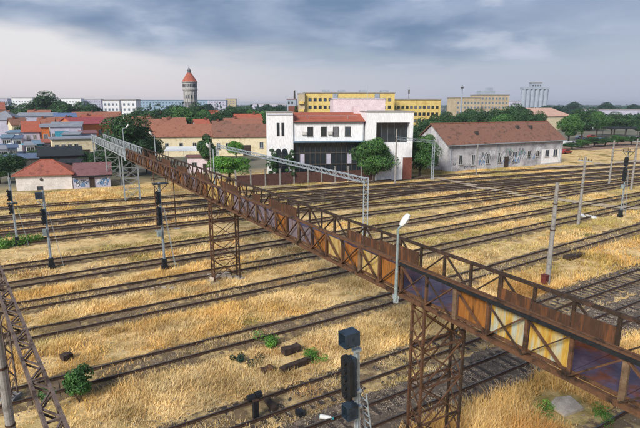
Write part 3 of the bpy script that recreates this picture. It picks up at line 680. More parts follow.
def house(name, label, px0, Y0, px1, Y1, D, ze, rh, wall, roof, kind='gable', win=(), cat='house', chimney=None, group=None, ov=0.4, door=None, inset=None):
    a, ang, L = place(px0, Y0, px1, Y1)
    t = thing(name, label, cat, a, ang, group)
    if kind == 'gable': link('wall', gable_wall(L, D, ze, rh - 0.02), M[wall], t); rf = link('roof', roof_gable(L, D, ze, rh, ov), M[roof], t)
    elif kind == 'hip': link('wall', MB().box(0, L, 0, D, -0.3, ze - 0.16), M[wall], t); rf = link('roof', roof_hip(L, D, ze, rh, ov, inset=inset), M[roof], t)
    elif kind == 'flat': link('wall', MB().box(0, L, 0, D, -0.3, ze), M[wall], t); rf = link('roof', MB().box(-ov, L + ov, -ov, D + ov, ze + 0.003, ze + 0.25), M[roof], t)
    else:
        link('wall', MB().box(0, L, 0, D, -0.3, ze - 0.05), M[wall], t)
        rf = link('roof', MB().add([(-ov, -ov, ze), (L + ov, -ov, ze), (L + ov, D + ov, ze + rh), (-ov, D + ov, ze + rh), (-ov, -ov, ze + 0.15), (L + ov, -ov, ze + 0.15), (L + ov, D + ov, ze + rh + 0.15), (-ov, D + ov, ze + rh + 0.15)],
             [(0, 3, 2, 1), (4, 5, 6, 7), (0, 1, 5, 4), (1, 2, 6, 5), (2, 3, 7, 6), (3, 0, 4, 7)]), M[roof], t)
    for w in win: window(t, w[0] * L, w[1], w[2], w[3], frame=w[4] if len(w) > 4 else 'frame')
    if door: window(t, door[0] * L, 0.0, door[1], door[2], frame='frame_d', pane=door[3] if len(door) > 3 else 'wood_dark', name='door', bars=0)
    if chimney: link('chimney', MB().box(chimney[0] * L - 0.35, chimney[0] * L + 0.35, D * 0.4, D * 0.4 + 0.7, ze, ze + rh + chimney[1]), M['brick'], rf)
    return t
def grid_windows(t, L, cols, z0, dz, rows, w, h, frame='frame', x_lo=0.03, x_hi=0.97, skip=0.0, **k):
    for r in range(rows):
        for c in range(cols):
            if random.random() < skip: continue
            window(t, L * (x_lo + (x_hi - x_lo) * (c + 0.5) / cols), z0 + r * dz, w, h, frame=frame, **k)
def flats(label, px0, Y0, px1, Y1, D, ztop, wall, cols, rows, z0, dz, roof='flat_roof', frame='frame_d', cat='building', group=None, ww=1.4, wh=1.4, name='apartment_building', pane='glass'):
    a, ang, L = place(px0, Y0, px1, Y1); t = thing(name, label, cat, a, ang, group)
    link('wall', MB().box(0, L, 0, D, -0.5, ztop), M[wall], t)
    link('roof', MB().box(-0.25, L + 0.25, -0.25, D + 0.25, ztop + 0.003, ztop + 0.5), M[roof], t)
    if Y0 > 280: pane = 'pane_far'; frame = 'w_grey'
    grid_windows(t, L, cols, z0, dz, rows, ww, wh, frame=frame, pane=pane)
    return t, L
M['w_white'] = mat('white_render', '#e2e2e3', '#b4b4b6', 0.7, 0.85, c3='#d8d8da', bump=0.08, stretch=(1, 1, 0.22), lo=0.4, hi=0.85)
M['w_cream'] = mat('cream_render', '#d8c9a5', '#c4b38d', 0.7, 0.9, c3='#dccfb0')
M['w_plaster'] = mat('old_white_plaster', '#bdbbbc', '#88868a', 0.45, 0.9, c3='#a8a7ab', bump=0.1)
M['w_house'] = mat('whitewash', '#dcd6d2', '#c5beb8', 0.6, 0.9)
M['w_yellow'] = mat('yellow_render', '#cdb268', '#bb9e58', 0.35, 0.85, c3='#d2ba76')
M['w_pink'] = mat('pink_render', '#d8c8cc', '#c8b4b9', 0.5, 0.9)
M['w_beige'] = mat('beige_render', '#b8a98e', '#a2937a', 0.3, 0.9)
M['w_grey'] = mat('pale_grey_block', '#9aa3ae', '#8b95a2', 0.2, 0.85)
M['w_blue'] = mat('pale_blue_cladding', '#9bb2c6', '#8ba3b8', 0.3, 0.7)
M['w_teal'] = mat('turquoise_paint', '#3f93a6', '#5aa7b2', 1.5, 0.8, c3='#2f7f98')
M['w_orange'] = mat('orange_render', '#c9743f', '#b5653a', 0.5, 0.9)
M['w_lav'] = mat('pale_lilac_render', '#b9b6c6', '#a7a4b5', 0.4, 0.9)
M['brick'] = mat('red_brick', '#7d4c3e', '#643d33', 3, 0.9)
M['r_red'] = wave_roof('red_tile', '#965447', '#77463e', 3.0, c3='#a76553')
M['r_brown'] = wave_roof('brown_tile', '#7c5344', '#5a4238', 2.2, c3='#876151')
M['r_orange'] = wave_roof('orange_tile', '#b4614a', '#985341', 3.0, c3='#a95f4a')
M['r_rust'] = wave_roof('faded_tile', '#8f5b49', '#75493c', 2.4, c3='#9d6a55')
M['r_mauve'] = wave_roof('mauve_tile', '#7d5557', '#684648', 3.2, c3='#8a6263')
M['r_pinkred'] = wave_roof('pinkish_sheet', '#a85456', '#8f474a', 2.0)
M['r_grey'] = mat('grey_sheet_roof', '#8a8d95', '#787b83', 0.5, 0.8)
M['r_blue'] = mat('blue_sheet_roof', '#5f7499', '#516587', 0.5, 0.7)
M['r_bluegrey'] = mat('bluegrey_roof', '#6c8496', '#5c7283', 0.3, 0.7)
M['r_black'] = mat('black_felt', '#1d2024', '#2a2d31', 1.0, 0.9)
M['r_beige'] = mat('beige_sheet_roof', '#c5a08e', '#b8937f', 0.3, 0.85)
M['flat_roof'] = mat('flat_roof_felt', '#9a9590', '#86817c', 0.5, 0.9)
M['fence_brown'] = mat('brown_fence_sheet', '#4a332e', '#3b2926', 1.4, 0.85, c3='#553a33')
M['tarp'] = mat('blue_tarpaulin', '#4d5c74', '#5d6c84', 1.0, 0.7)

def scribble(parent, x0, x1, z0, z1, y, cols, n, seed, wd=0.10):
    """spray-painted scrawl as thin raised strokes on a wall (local front face)"""
    r = random.Random(seed)
    per = {}
    for i in range(n):
        m_ = r.choice(cols); b = per.setdefault(m_, MB())
        w = r.uniform(1.2, 2.6) if wd > 0.13 else r.uniform(0.5, 1.4); cx = r.uniform(x0 + w / 2, x1 - w / 2); cz = r.uniform(z0 + 0.3, z1 - 0.3); ph = r.uniform(0, 6); k = r.uniform(1.5, 3.5)
        pts = []
        for j in range(13):
            u = j / 12; pts.append((cx + (u - 0.5) * w + 0.2 * math.sin(ph + 9 * u), cz + (0.75 if wd > 0.13 else 0.35) * math.sin(ph + k * 6.28 * u) * (1 - 0.3 * u)))
        yy = y - 0.004 - 0.0015 * i
        for (a, c), (d, e) in zip(pts, pts[1:]):
            l = math.hypot(d - a, e - c) or 1; nx, nz = -(e - c) / l * wd / 2, (d - a) / l * wd / 2
            b.add([(a - nx, yy, min(max(c - nz, z0), z1)), (d - nx, yy, min(max(e - nz, z0), z1)), (d + nx, yy, min(max(e + nz, z0), z1)), (a + nx, yy, min(max(c + nz, z0), z1))], [(0, 1, 2, 3)])
    for m_, b in per.items(): link('graffiti', b, M[m_], parent, kind='stuff')
M['g_blue'] = mat('spray_blue', '#6789b0', '#5b7ea6', 2, 0.8); M['g_black'] = mat('spray_black', '#565a66', '#636773', 2, 0.8)
M['g_white'] = mat('spray_white', '#d9dde2', '#ccd0d6', 2, 0.8); M['g_green'] = mat('spray_green', '#5c8f7a', '#4f7f6d', 2, 0.8)

# --- small red hip-roofed house and its graffiti annex
p0, p1 = G(17, 191), G(73, 188.6); d = p1 - p0; Lh = d.length; ah = math.atan2(d.y, d.x)
hs = thing('small_house', 'small white house with hipped red tile roof beside the left tracks', 'house', p0, ah)
link('wall', MB().box(0, Lh, 0, 7.0, -0.3, 2.75), M['w_house'], hs)
rf = link('roof', roof_hip(Lh, 7.0, 2.78, 2.35, 0.5, inset=3.6), M['r_red'], hs)
link('ridge_cap', MB().bar((3.5, 3.5, 5.14), (Lh - 3.5, 3.5, 5.14), 0.3, 0.12).bar((-0.4, -0.4, 2.82), (3.6, 3.5, 5.14), 0.24, 0.1).bar((Lh + 0.4, -0.4, 2.82), (Lh - 3.6, 3.5, 5.14), 0.24, 0.1), M['r_orange'], rf)
link('vent', MB().tube((Lh * 0.45, 0.01, 1.9), (Lh * 0.45, -0.15, 1.9), 0.28, 0.24, 12), M['frame_d'], hs)
window(hs, Lh * 0.41, 0.0, 0.95, 0.7, frame='frame_d', bars=0, name='hatch')
p2 = G(73.8, 188.6); p3 = G(111, 186.5); d = p3 - p2
an_ = thing('graffiti_shed', 'low shed with mauve tile roof and blue-white graffiti beside the small house', 'shed', p2, math.atan2(d.y, d.x)); La = d.length
link('wall', MB().box(0, La, 0, 5.5, -0.3, 2.25), M['w_lav'], an_)
link('roof', MB().add([(-0.1, -0.4, 2.15), (La + 0.4, -0.4, 2.15), (La + 0.4, 5.9, 3.9), (-0.1, 5.9, 3.9), (-0.1, -0.4, 2.33), (La + 0.4, -0.4, 2.33), (La + 0.4, 5.9, 4.08), (-0.1, 5.9, 4.08)], [(0, 3, 2, 1), (4, 5, 6, 7), (0, 1, 5, 4), (1, 2, 6, 5), (2, 3, 7, 6), (3, 0, 4, 7)]), M['r_mauve'], an_)
link('fascia', MB().box(-0.1, La + 0.4, -0.46, -0.405, 2.0, 2.32), M['black'], an_)
window(an_, La * 0.5, 0, 0.9, 1.9, frame='frame_d', pane='wood_dark', name='door', bars=0)
scribble(an_, 0.1, La * 0.40, 0.2, 1.9, 0, ['g_blue', 'g_white', 'g_blue', 'g_black'], 16, 3, 0.13); scribble(an_, La * 0.62, La - 0.1, 0.2, 1.9, 0, ['g_blue', 'g_white', 'g_blue'], 16, 9, 0.13)

# --- white station annex building
wa, wang, wL = place(267.5, 99.0, 411, 102.5)
wb = thing('white_office_building', 'white modern office block with red roof strip and dark glazed front behind the fence', 'building', wa, wang)
x1, x2, x3 = wL * 0.175, wL * 0.665, wL
link('wall', MB().box(0, x1, 0, 12, -0.3, 13.5), M['w_white'], wb, label='tall blank white corner block')
link('parapet', MB().box(-0.1, x1 + 0.1, -0.1, 12.1, 13.503, 13.7), M['flat_roof'], wb)
for xx in (0.38, 0.56):
    window(wb, x1 * xx + 0.2, 9.0, 0.55, 2.6, frame='frame_d', bars=0)
for xx in (0.36, 0.60):            # two tall arched niches
    w = 0.62; poly = [(-w, 0.2), (w, 0.2)] + [(w * math.cos(math.pi * k / 8), 5.6 + w * math.sin(math.pi * k / 8) * 1.6) for k in range(9)]
    b = MB().add([(x1 * xx + 0.3 + px_, -0.03, pz) for px_, pz in poly], [tuple(range(len(poly)))]); link('arched_window', b, M['glass'], wb)
    b2 = MB()
    for k in range(1, 4): b2.box(x1 * xx + 0.3 - w, x1 * xx + 0.3 + w, -0.07, -0.035, 0.2 + k * 1.5, 0.28 + k * 1.5)
    b2.box(x1 * xx + 0.3 - w - 0.06, x1 * xx + 0.3 - w, -0.08, 0, 0.2, 5.6).box(x1 * xx + 0.3 + w, x1 * xx + 0.3 + w + 0.06, -0.08, 0, 0.2, 5.6); link('glazing_bar', b2, M['frame_d'], wb)
link('wall', MB().box(x1 + 0.003, x2, 0.35, 12, 8.0, 11.7), M['w_white'], wb, label='white upper storey under the red roof')
link('lower_wall', MB().box(x1 + 0.003, x2, 1.2, 12, -0.3, 7.997), M['frame_d'], wb)
link('roof', MB().add([(x1 + 0.01, -0.1, 11.72), (x2 + 0.3, -0.1, 11.72), (x2 + 0.3, 7, 13.5), (x1 + 0.01, 7, 13.5), (x1 + 0.01, 12, 11.72), (x2 + 0.3, 12, 11.72)], [(0, 1, 2, 3), (3, 2, 5, 4), (0, 3, 4), (1, 5, 2)]), M['r_orange'], wb)
link('gutter', MB().box(x1 + 0.01, x2 + 0.3, -0.18, -0.102, 11.6, 11.76), M['black'], wb)
for xx in (0.24, 0.43, 0.60, 0.77): window(wb, x1 + (x2 - x1) * xx, 8.9, 1.15, 1.9, y=0.35, frame='frame_d')
for xx in (0.155, 0.52): link('air_conditioner', MB().box(x1 + (x2 - x1) * xx - 0.45, x1 + (x2 - x1) * xx + 0.45, 0.0, 0.345, 9.2, 9.85).tube((x1 + (x2 - x1) * xx - 0.1, 0.0, 9.52), (x1 + (x2 - x1) * xx - 0.1, -0.03, 9.52), 0.25), M['frame'], wb)
link('canopy', MB().box(x1 + 0.01, x2 + 0.6, -0.7, 0.347, 7.72, 7.99), M['r_bluegrey'], wb)
nm = 13
for i in range(nm):
    xa_ = x1 + 0.2 + (x2 - x1 - 0.4) * i / nm; xb_ = x1 + 0.2 + (x2 - x1 - 0.4) * (i + 1) / nm
    for z0_, z1_ in ((0.4, 3.2), (3.3, 5.5), (5.6, 7.6)): link('curtain_pane', MB().box(xa_ + 0.06, xb_ - 0.06, 0.75, 0.80, z0_, z1_), M['glass'] if not (z0_ > 3 and i in (1, 6, 10) and z0_ < 5) else M['w_lav'], wb)
    link('mullion', MB().box(xa_ - 0.06, xa_ + 0.055, 0.62, 0.9, 0.2, 7.7), M['frame_d'], wb)
for z in (3.25, 5.55): link('transom', MB().box(x1 + 0.1, x2 - 0.1, 0.60, 0.74, z - 0.09, z + 0.09), M['frame_d'], wb)
link('wall', MB().box(x2 + 0.303, x3, -1.2, 12, -0.3, 7.6).box(x2 + 0.303, x2 + 2.2, -1.2, 12, 7.6, 13.6).box(x3 - 0.7, x3, -1.2, 12, 7.6, 13.6).box(x2 + 2.2, x3 - 0.7, 0.4, 12, 7.6, 11.6).box(x2 + 2.2, x3 - 0.7, -1.2, 12, 11.6, 13.6), M['w_white'], wb, label='white right wing with a framed dark window')
link('parapet', MB().box(x2 + 0.2, x3 + 0.15, -1.35, 12.1, 13.603, 13.85), M['flat_roof'], wb)
for i in range(5):
    xa_ = x2 + 2.25 + (x3 - 0.75 - x2 - 2.25) * i / 5; link('picture_pane', MB().box(xa_ + 0.04, xa_ + (x3 - x2 - 3) / 5 - 0.04, 0.3, 0.36, 7.65, 11.5), M['glass'], wb)
link('brick_plinth', MB().box(x3 - 1.9, x3 + 0.02, -1.24, -1.203, -0.2, 4.6).box(x3 + 0.003, x3 + 0.04, -1.203, 6, -0.2, 4.6), M['brick'], wb)
link('stair_turret', MB().box(x2 - 1.0, x2 + 1.8, 6, 9, 11.7, 14.6), M['w_pink'], wb)
# pink top storey behind
pk = thing('pink_penthouse', 'pale pink blank block rising behind the red roof strip', 'building', (XA(333, 116), 116, 0), wang - 0.05)
link('wall', MB().box(0, 12, 0, 8, -0.3, 16.3), M['w_pink'], pk); link('parapet', MB().box(-0.1, 12.1, -0.1, 8.1, 16.303, 16.5), M['w_lav'], pk)
link('antenna', MB().tube((8.5, 4, 16.5), (8.5, 4, 20.0), 0.06, 0.03), M['galv'], pk)

# --- warehouse
ka = G(447, 172.3); kb = G(561, 163.2); d = kb - ka; Lw = d.length; aw = math.atan2(d.y, d.x)
wh = thing('warehouse', 'long plaster warehouse with brown tile roof and graffiti along the tracks', 'warehouse', ka, aw); Dw = 11.5
link('wall', gable_wall(Lw, Dw, 6.4, 4.1), M['w_plaster'], wh)
rfw = link('roof', roof_gable(Lw, Dw, 6.4, 4.2, 0.55), M['r_brown'], wh)
for xx, yy in ((0.27, 2.2), (0.66, 3.6), (0.78, 3.5)): link('roof_vent', MB().box(Lw * xx - 0.35, Lw * xx + 0.35, yy - 0.3, yy + 0.5, 6.4 + yy * 0.73, 6.4 + yy * 0.73 + 0.95), M['frame_d'], rfw)
link('ridge_cap', MB().box(-0.5, Lw + 0.5, Dw / 2 - 0.2, Dw / 2 + 0.2, 10.72, 10.88), M['r_rust'], rfw)
link('gutter', MB().box(-0.5, Lw + 0.5, -0.72, -0.57, 5.95, 6.12), M['galv'], rfw)
for xx in (0.02, 0.4, 0.97): link('downpipe', MB().tube((Lw * xx, -0.08, 0), (Lw * xx, -0.08, 6.0), 0.07), M['galv'], wh)
for xx, w, h, z in ((0.10, 1.1, 2.3, 1.5), (0.20, 1.1, 2.5, 1.2), (0.32, 1.2, 2.4, 1.3), (0.42, 1.2, 2.4, 1.4), (0.55, 1.6, 2.6, 1.2), (0.68, 1.2, 1.6, 2.2), (0.76, 1.2, 1.6, 2.2), (0.85, 1.6, 1.8, 2.0), (0.93, 1.6, 1.8, 2.0)): window(wh, Lw * xx, z, w, h, y=-0.034 if xx > 0.8 else 0.0, frame='frame', bars=1)
window(wh, Lw * 0.48, 0.0, 1.5, 2.7, frame='frame_d', pane='wood_dark', name='door', bars=0)
link('patched_wall', MB().box(Lw * 0.8, Lw * 0.985, -0.03, -0.003, 0.3, 3.9), M['w_white'], wh)
scribble(wh, Lw * 0.23, Lw * 0.80, 0.5, 4.6, 0, ['g_black', 'g_white', 'g_blue', 'g_black', 'g_green'], 30, 21, 0.14); scribble(wh, 0.3, Lw * 0.22, 0.3, 2.2, 0, ['g_black', 'g_white'], 8, 5, 0.1)
window(wh, Dw * 0.5, 6.6, 1.0, 1.5, face='left', frame='frame_d'); window(wh, Dw * 0.75, 1.4, 1.1, 2.2, face='left'); window(wh, Dw * 0.3, 1.4, 1.1, 2.2, face='left')

# --- cream station house with the long tiled roof
st_ = house('station_house', 'long cream station house with brown tile roof, left half nearer the big tree', 146, 146, 211, 150, 11, 6.0, 3.2, 'w_cream', 'r_rust', win=[(0.12, 2.2, 1.1, 1.9), (0.3, 2.2, 1.1, 1.9), (0.52, 2.2, 1.1, 1.9), (0.73, 2.2, 1.1, 1.9), (0.9, 2.2, 1.1, 1.9)], cat='station house')
house('station_house', 'cream station house with brown tile roof and dark doorway left of the white block', 212, 150, 269, 152, 10, 5.8, 3.3, 'w_cream', 'r_brown', win=[(0.1, 2.0, 1.1, 1.9), (0.26, 2.0, 1.1, 1.9), (0.86, 2.2, 1.2, 1.9)], door=(0.6, 2.4, 3.2), cat='station house')
aw_ = thing('white_awning', 'white awning on thin posts before the cream station house', 'awning', (XA(163, 118), 118, 0), 0.1)
link('cover', MB().add([(0, 0, 4.3), (9, 0, 4.3), (9, 3.5, 5.1), (0, 3.5, 5.1), (0, 0, 4.4), (9, 0, 4.4), (9, 3.5, 5.2), (0, 3.5, 5.2)], [(0, 3, 2, 1), (4, 5, 6, 7), (0, 1, 5, 4), (1, 2, 6, 5), (2, 3, 7, 6), (3, 0, 4, 7)]), M['white'], aw_)
for x in (0.3, 4.5, 8.7):
    for y in (0.3, 3.2): link('post', MB().tube((x, y, 0), (x, y, 4.35 + y * 0.22), 0.06), M['galv'], aw_)
kz = thing('pink_kiosk', 'pink kiosk wall with white awning beside it, left of the bright bush', 'kiosk', (XA(186, 112), 112, 0), 0.15)
link('wall', MB().box(0, 5.5, 0, 3, -0.2, 3.6), M['w_pink'], kz); link('roof', MB().box(-0.4, 5.9, -0.5, 3.3, 3.603, 3.8), M['r_mauve'], kz); window(kz, 1.5, 1.2, 1.2, 1.2); window(kz, 3.8, 0, 1.0, 2.1, name='door', pane='wood_dark', bars=0)

# --- left town
house('pale_yellow_house', 'pale yellow two-storey house with dark doorway under the grey bridge span', 51, 127, 94, 132, 9, 6.4, 0.3, 'w_cream', 'r_grey', 'flat', win=[(0.1, 3.6, 1.0, 1.6), (0.25, 3.6, 1.0, 1.6), (0.4, 3.6, 1.0, 1.6), (0.55, 3.6, 1.0, 1.6), (0.9, 1.0, 1.0, 2.0)], door=(0.76, 1.9, 3.6), cat='house')
house('dark_shed', 'black-roofed open shed behind the small red-roofed house', 37, 112, 80, 116, 9, 3.6, 1.4, 'frame_d', 'r_black', 'mono', cat='shed', ov=0.5)
house('dark_shed', 'small black felt roof in front of the pale yellow house', 55, 108, 77, 109, 3, 2.6, 0.5, 'wood_dark', 'r_black', 'mono', cat='shed', ov=0.3)
house('graffiti_wall_building', 'row building with turquoise and dark shutters above the pale yellow house', 50, 150, 81, 153, 8, 8.6, 1.2, 'w_lav', 'r_grey', 'mono', win=[(0.1 + 0.2 * k, 4.2, 1.0, 2.6) for k in range(5)])
tq, tqa, tqL = place(53, 149.6, 68, 151)
for k in range(3): tag(link('turquoise_shutter', MB().box(0, 1.25, -0.12, -0.05, 4.0, 7.4), M['w_teal'], None, tq + Vector((math.cos(tqa), math.sin(tqa), 0)) * (tqL * (0.1 + 0.3 * k)), tqa), ('first', 'middle', 'last')[k] + ' turquoise shutter from the left on the row building', 'shutter', 'turquoise shutters')
house('orange_house', 'orange-walled house with pinkish red roof left of the big tree', 76, 160, 112, 172, 10, 9.0, 1.9, 'w_orange', 'r_pinkred', win=[(0.15, 5.2, 1.2, 1.8), (0.4, 5.2, 1.2, 1.8), (0.65, 5.2, 1.2, 1.8), (0.87, 5.2, 1.2, 1.8)])
house('orange_roof_house', 'small house with bright orange gable roof among the parked vans', 22, 153, 39, 155, 7, 7.2, 2.8, 'w_lav', 'r_orange', win=[(0.3, 4.6, 1.0, 1.5), (0.7, 4.6, 1.0, 1.5)])
house('narrow_house', 'narrow house with orange front between the vans and turquoise shutters', 41, 152, 49, 153, 7, 8.4, 0.8, 'w_orange', 'r_grey', 'mono', win=[(0.5, 4.6, 1.3, 1.8)])
house('grey_pyramid_roof_house', 'house with pale grey pyramid roof at the left edge', -14, 190, 16, 192, 11, 9.6, 3.4, 'w_lav', 'r_grey', 'hip', inset=5.4)
house('long_grey_shed', 'long low grey-roofed shed left of the blue roof', 16, 215, 55, 220, 9, 10.2, 1.4, 'w_lav', 'r_grey', 'mono')
house('blue_roof_shed', 'shed with bright blue metal roof left of the red terrace', 55, 218, 77, 222, 9, 9.8, 1.6, 'w_lav', 'r_blue', 'mono')
house('red_terrace', 'long low terrace with faded red roof behind the orange house', 74, 232, 122, 242, 9, 9.2, 2.6, 'w_cream', 'r_rust', win=[(0.1 + 0.16 * k, 6.0, 1.1, 1.6) for k in range(6)], chimney=(0.4, 0.8))
house('red_terrace', 'faded red roof between the white flats and the water tower trees', 128, 205, 162, 212, 9, 7.6, 2.8, 'w_cream', 'r_rust', chimney=(0.7, 0.8))
house('tarp_stall', 'low stall with blue tarpaulin roof at the left edge', -6, 118, 17, 119, 6, 2.4, 0.6, 'frame_d', 'tarp', 'mono', cat='stall')
house('tarp_stall', 'blue tarpaulin stall roof beside the black open shed', 18, 119, 36, 120, 6, 2.5, 0.6, 'frame_d', 'tarp', 'mono', cat='stall')
house('red_gable_house', 'red-roofed house at the far left edge above the vans', -8, 245, 6, 248, 9, 13, 3.2, 'w_cream', 'r_red')
house('brown_roof_house', 'row of brown roofs between the tiled station house and the trees', 226, 188, 262, 192, 9, 8.0, 2.0, 'w_cream', 'r_rust', chimney=(0.3, 1.0))
house('brown_roof_house', 'low house with orange ridge left of the tall white block', 236, 205, 262, 208, 8, 9.0, 2.3, 'w_cream', 'r_orange', chimney=(0.75, 1.0))
house('brown_roof_house', 'dull red gable roof behind the left half of the station roof', 150, 182, 186, 186, 9, 7.4, 2.4, 'w_cream', 'r_rust', chimney=(0.5, 0.8))
house('pink_roof_house', 'small pink-roofed house right of the water tower foot', 206, 262, 219, 263, 9, 9.5, 2.6, 'w_white', 'r_orange')
house('cream_villa', 'small cream gable beside the water tower trees', 160, 300, 172, 301, 9, 8.5, 3.0, 'w_cream', 'r_rust')
flats('taller white block of flats with dark roofline, left of the pair', 104, 300, 120, 302, 12, 17.6, 'w_white', 4, 4, 6, 2.9, ww=1.1, wh=1.3)
flats('right white block of flats of the pair beyond the red terrace', 122.5, 300, 137, 301, 12, 17.8, 'w_white', 3, 4, 6, 2.9, ww=1.1, wh=1.3)
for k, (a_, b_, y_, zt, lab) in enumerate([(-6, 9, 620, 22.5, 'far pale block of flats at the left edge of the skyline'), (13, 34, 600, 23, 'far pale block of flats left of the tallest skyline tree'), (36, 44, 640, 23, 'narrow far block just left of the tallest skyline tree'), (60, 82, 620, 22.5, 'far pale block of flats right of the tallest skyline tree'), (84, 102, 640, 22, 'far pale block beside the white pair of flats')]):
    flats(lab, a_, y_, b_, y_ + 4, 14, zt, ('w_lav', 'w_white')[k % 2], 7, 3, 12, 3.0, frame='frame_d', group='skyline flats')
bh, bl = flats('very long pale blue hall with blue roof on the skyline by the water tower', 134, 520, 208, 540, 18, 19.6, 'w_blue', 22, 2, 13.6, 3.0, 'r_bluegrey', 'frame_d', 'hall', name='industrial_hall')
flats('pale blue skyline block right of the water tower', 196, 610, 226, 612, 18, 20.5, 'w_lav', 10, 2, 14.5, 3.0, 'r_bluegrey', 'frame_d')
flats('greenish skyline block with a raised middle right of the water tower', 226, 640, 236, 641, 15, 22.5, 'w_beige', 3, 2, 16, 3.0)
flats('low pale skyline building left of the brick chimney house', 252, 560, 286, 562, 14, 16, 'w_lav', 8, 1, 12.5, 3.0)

# --- water tower
wt = thing('water_tower', 'round stone water tower with orange conical roof on the skyline', 'water tower', (XA(191.5, 330), 330, 0))
M['wt_stone'] = mat('tower_stone', '#9d9b9a', '#87878a', 0.5, 0.9, c3='#a9a6a2'); M['wt_dark'] = mat('tower_dark_stone', '#6c6f73', '#5c5f64', 0.5, 0.9)
wt.scale = (0.93, 0.93, 0.96)
link('shaft', MB().lathe([(4.6, 0), (4.4, 12), (4.25, 17.5)], 24), M['wt_dark'], wt)
link('drum', MB().lathe([(4.35, 17.5), (4.4, 24.0), (4.9, 25.2)], 24), M['wt_stone'], wt)
link('gallery', MB().lathe([(4.9, 25.2), (5.2, 25.5), (5.2, 26.3), (4.85, 26.4), (4.85, 29.8), (5.3, 30.2), (5.3, 30.8)], 24), M['wt_stone'], wt)
link('roof', MB().lathe([(5.35, 30.8), (4.9, 31.2), (2.6, 34.8), (1.5, 36.4)], 24), M['r_orange'], wt)
link('lantern', MB().lathe([(1.2, 36.4), (1.2, 38.0), (1.5, 38.1), (0.5, 39.4), (0.12, 40.0), (0.08, 41.6)], 12), M['wt_dark'], wt)
for k in range(14):
    a_ = math.pi + math.pi * (k + 0.5) / 14
    o = link('window', MB().box(-0.35, 0.35, -0.06, 0.06, 0, 1.9), M['glass'], wt, (4.87 * math.cos(a_), 4.87 * math.sin(a_), 27.2), a_ + math.pi / 2)
for k in range(7):
    a_ = math.pi + math.pi * (k + 0.5) / 7
    link('window', MB().box(-0.4, 0.4, -0.1, 0.1, 0, 2.2), M['glass'], wt, (4.4 * math.cos(a_), 4.4 * math.sin(a_), 20.0), a_ + math.pi / 2)
    for z in (6, 11): link('window', MB().box(-0.35, 0.35, -0.12, 0.12, 0, 2.0), M['glass'], wt, (4.5 * math.cos(a_), 4.5 * math.sin(a_), z), a_ + math.pi / 2)
for k in range(12):
    a_ = 2 * math.pi * (k + 0.5) / 12; link('pilaster', MB().box(-0.25, 0.25, -0.15, 0.15, 0, 24.5), M['wt_stone'], wt, (4.5 * math.cos(a_), 4.5 * math.sin(a_), 0.5), a_ + math.pi / 2)

# --- yellow flats and right-hand town
yb, yL = flats('long yellow block of flats with rows of small windows behind the white office', 305, 205, 394, 208, 12, 19.6, 'w_yellow', 17, 5, 4.6, 2.95, 'flat_roof', 'frame_d', ww=1.25, wh=1.35)
for xx in (0.24, 0.42, 0.66, 0.9): link('roof_hatch', MB().box(yL * xx - 1.4, yL * xx + 1.4, 2, 6, 20.1, 21.0), M['w_grey'], yb)
for xx in (0.335, 0.80): link('stair_glazing', MB().box(yL * xx - 1.0, yL * xx + 1.0, -0.25, -0.08, 4, 19.4), M['w_grey'], yb)
ye = thing('yellow_end_block', 'beige end wall of the yellow flats with balconies at the left', 'building', (XA(298.5, 203), 203, 0), 0.05)
link('wall', MB().box(0, 2.6, 0, 13, -0.5, 19.3), M['w_beige'], ye); link('roof', MB().box(-0.2, 2.7, -0.2, 13.2, 19.303, 19.6), M['flat_roof'], ye)
for r_ in range(5): link('balcony', MB().box(0.3, 2.3, -1.0, -0.003, 3.6 + r_ * 2.95, 4.6 + r_ * 2.95), M['w_yellow'], ye)
flats('lower yellow block of flats continuing right above the white wing', 390, 222, 440, 226, 12, 17.2, 'w_yellow', 11, 4, 4.5, 2.95, 'flat_roof', 'frame_d', ww=1.3, wh=1.35)
ch = thing('chimney_house', 'grey house with red brick side and slim chimney left of the yellow flats', 'house', (XA(287, 300), 300, 0))
link('wall', MB().box(0, 5.5, 0, 8, -0.3, 18.2), M['w_grey'], ch); link('side_wall', MB().box(1.0, 6.5, -2, -0.003, -0.3, 14.5), M['brick'], ch); link('roof', MB().box(-0.2, 5.7, -0.2, 8.2, 18.203, 18.6), M['r_mauve'], ch); link('chimney', MB().tube((4.4, 4, 18.6), (4.4, 4, 23.5), 0.55, 0.45, 12), M['frame_d'], ch)
for x in (1.2, 3.2): window(ch, x, 15.4, 1.0, 1.6, frame='frame_d')
b1, l1 = flats('beige block of flats with stepped roof right of the tall mast', 455, 330, 480, 334, 12, 19.5, 'w_beige', 7, 5, 4, 2.9)
b2, l2 = flats('taller grey-beige block of flats beside the stepped beige one', 479, 345, 508, 350, 13, 21.5, 'w_beige', 8, 6, 4, 2.9)
link('penthouse', MB().box(l2 * 0.1, l2 * 0.55, 2, 9, 22.0, 24.6), M['w_grey'], b2); link('penthouse', MB().box(l2 * 0.35, l2 * 0.5, 3, 8, 24.61, 26.5), M['w_grey'], b2)
ms = thing('radio_mast', 'slim dark mast standing before the beige flats', 'mast', (XA(460.5, 300), 300, 0)); link('shaft', MB().tube((0, 0, 0), (0, 0, 26.5), 0.5, 0.4, 10), M['w_grey'], ms); link('platform', MB().tube((0, 0, 24.5), (0, 0, 25.3), 0.8, 0.8, 10), M['frame_d'], ms)
ms = thing('radio_mast', 'thin antenna mast standing above the lower yellow flats', 'mast', (XA(408, 260), 260, 0)); link('shaft', MB().tube((0, 0, 0), (0, 0, 24.0), 0.25, 0.12, 8), M['frame_d'], ms); link('antenna', MB().box(-0.35, 0.35, -0.2, 0.2, 20.5, 22.6), M['frame_d'], ms)
sl = thing('grain_silo', 'tall blue-grey silo block with raised head on the right skyline', 'silo', (XA(521, 600), 600, 0), 0.06)
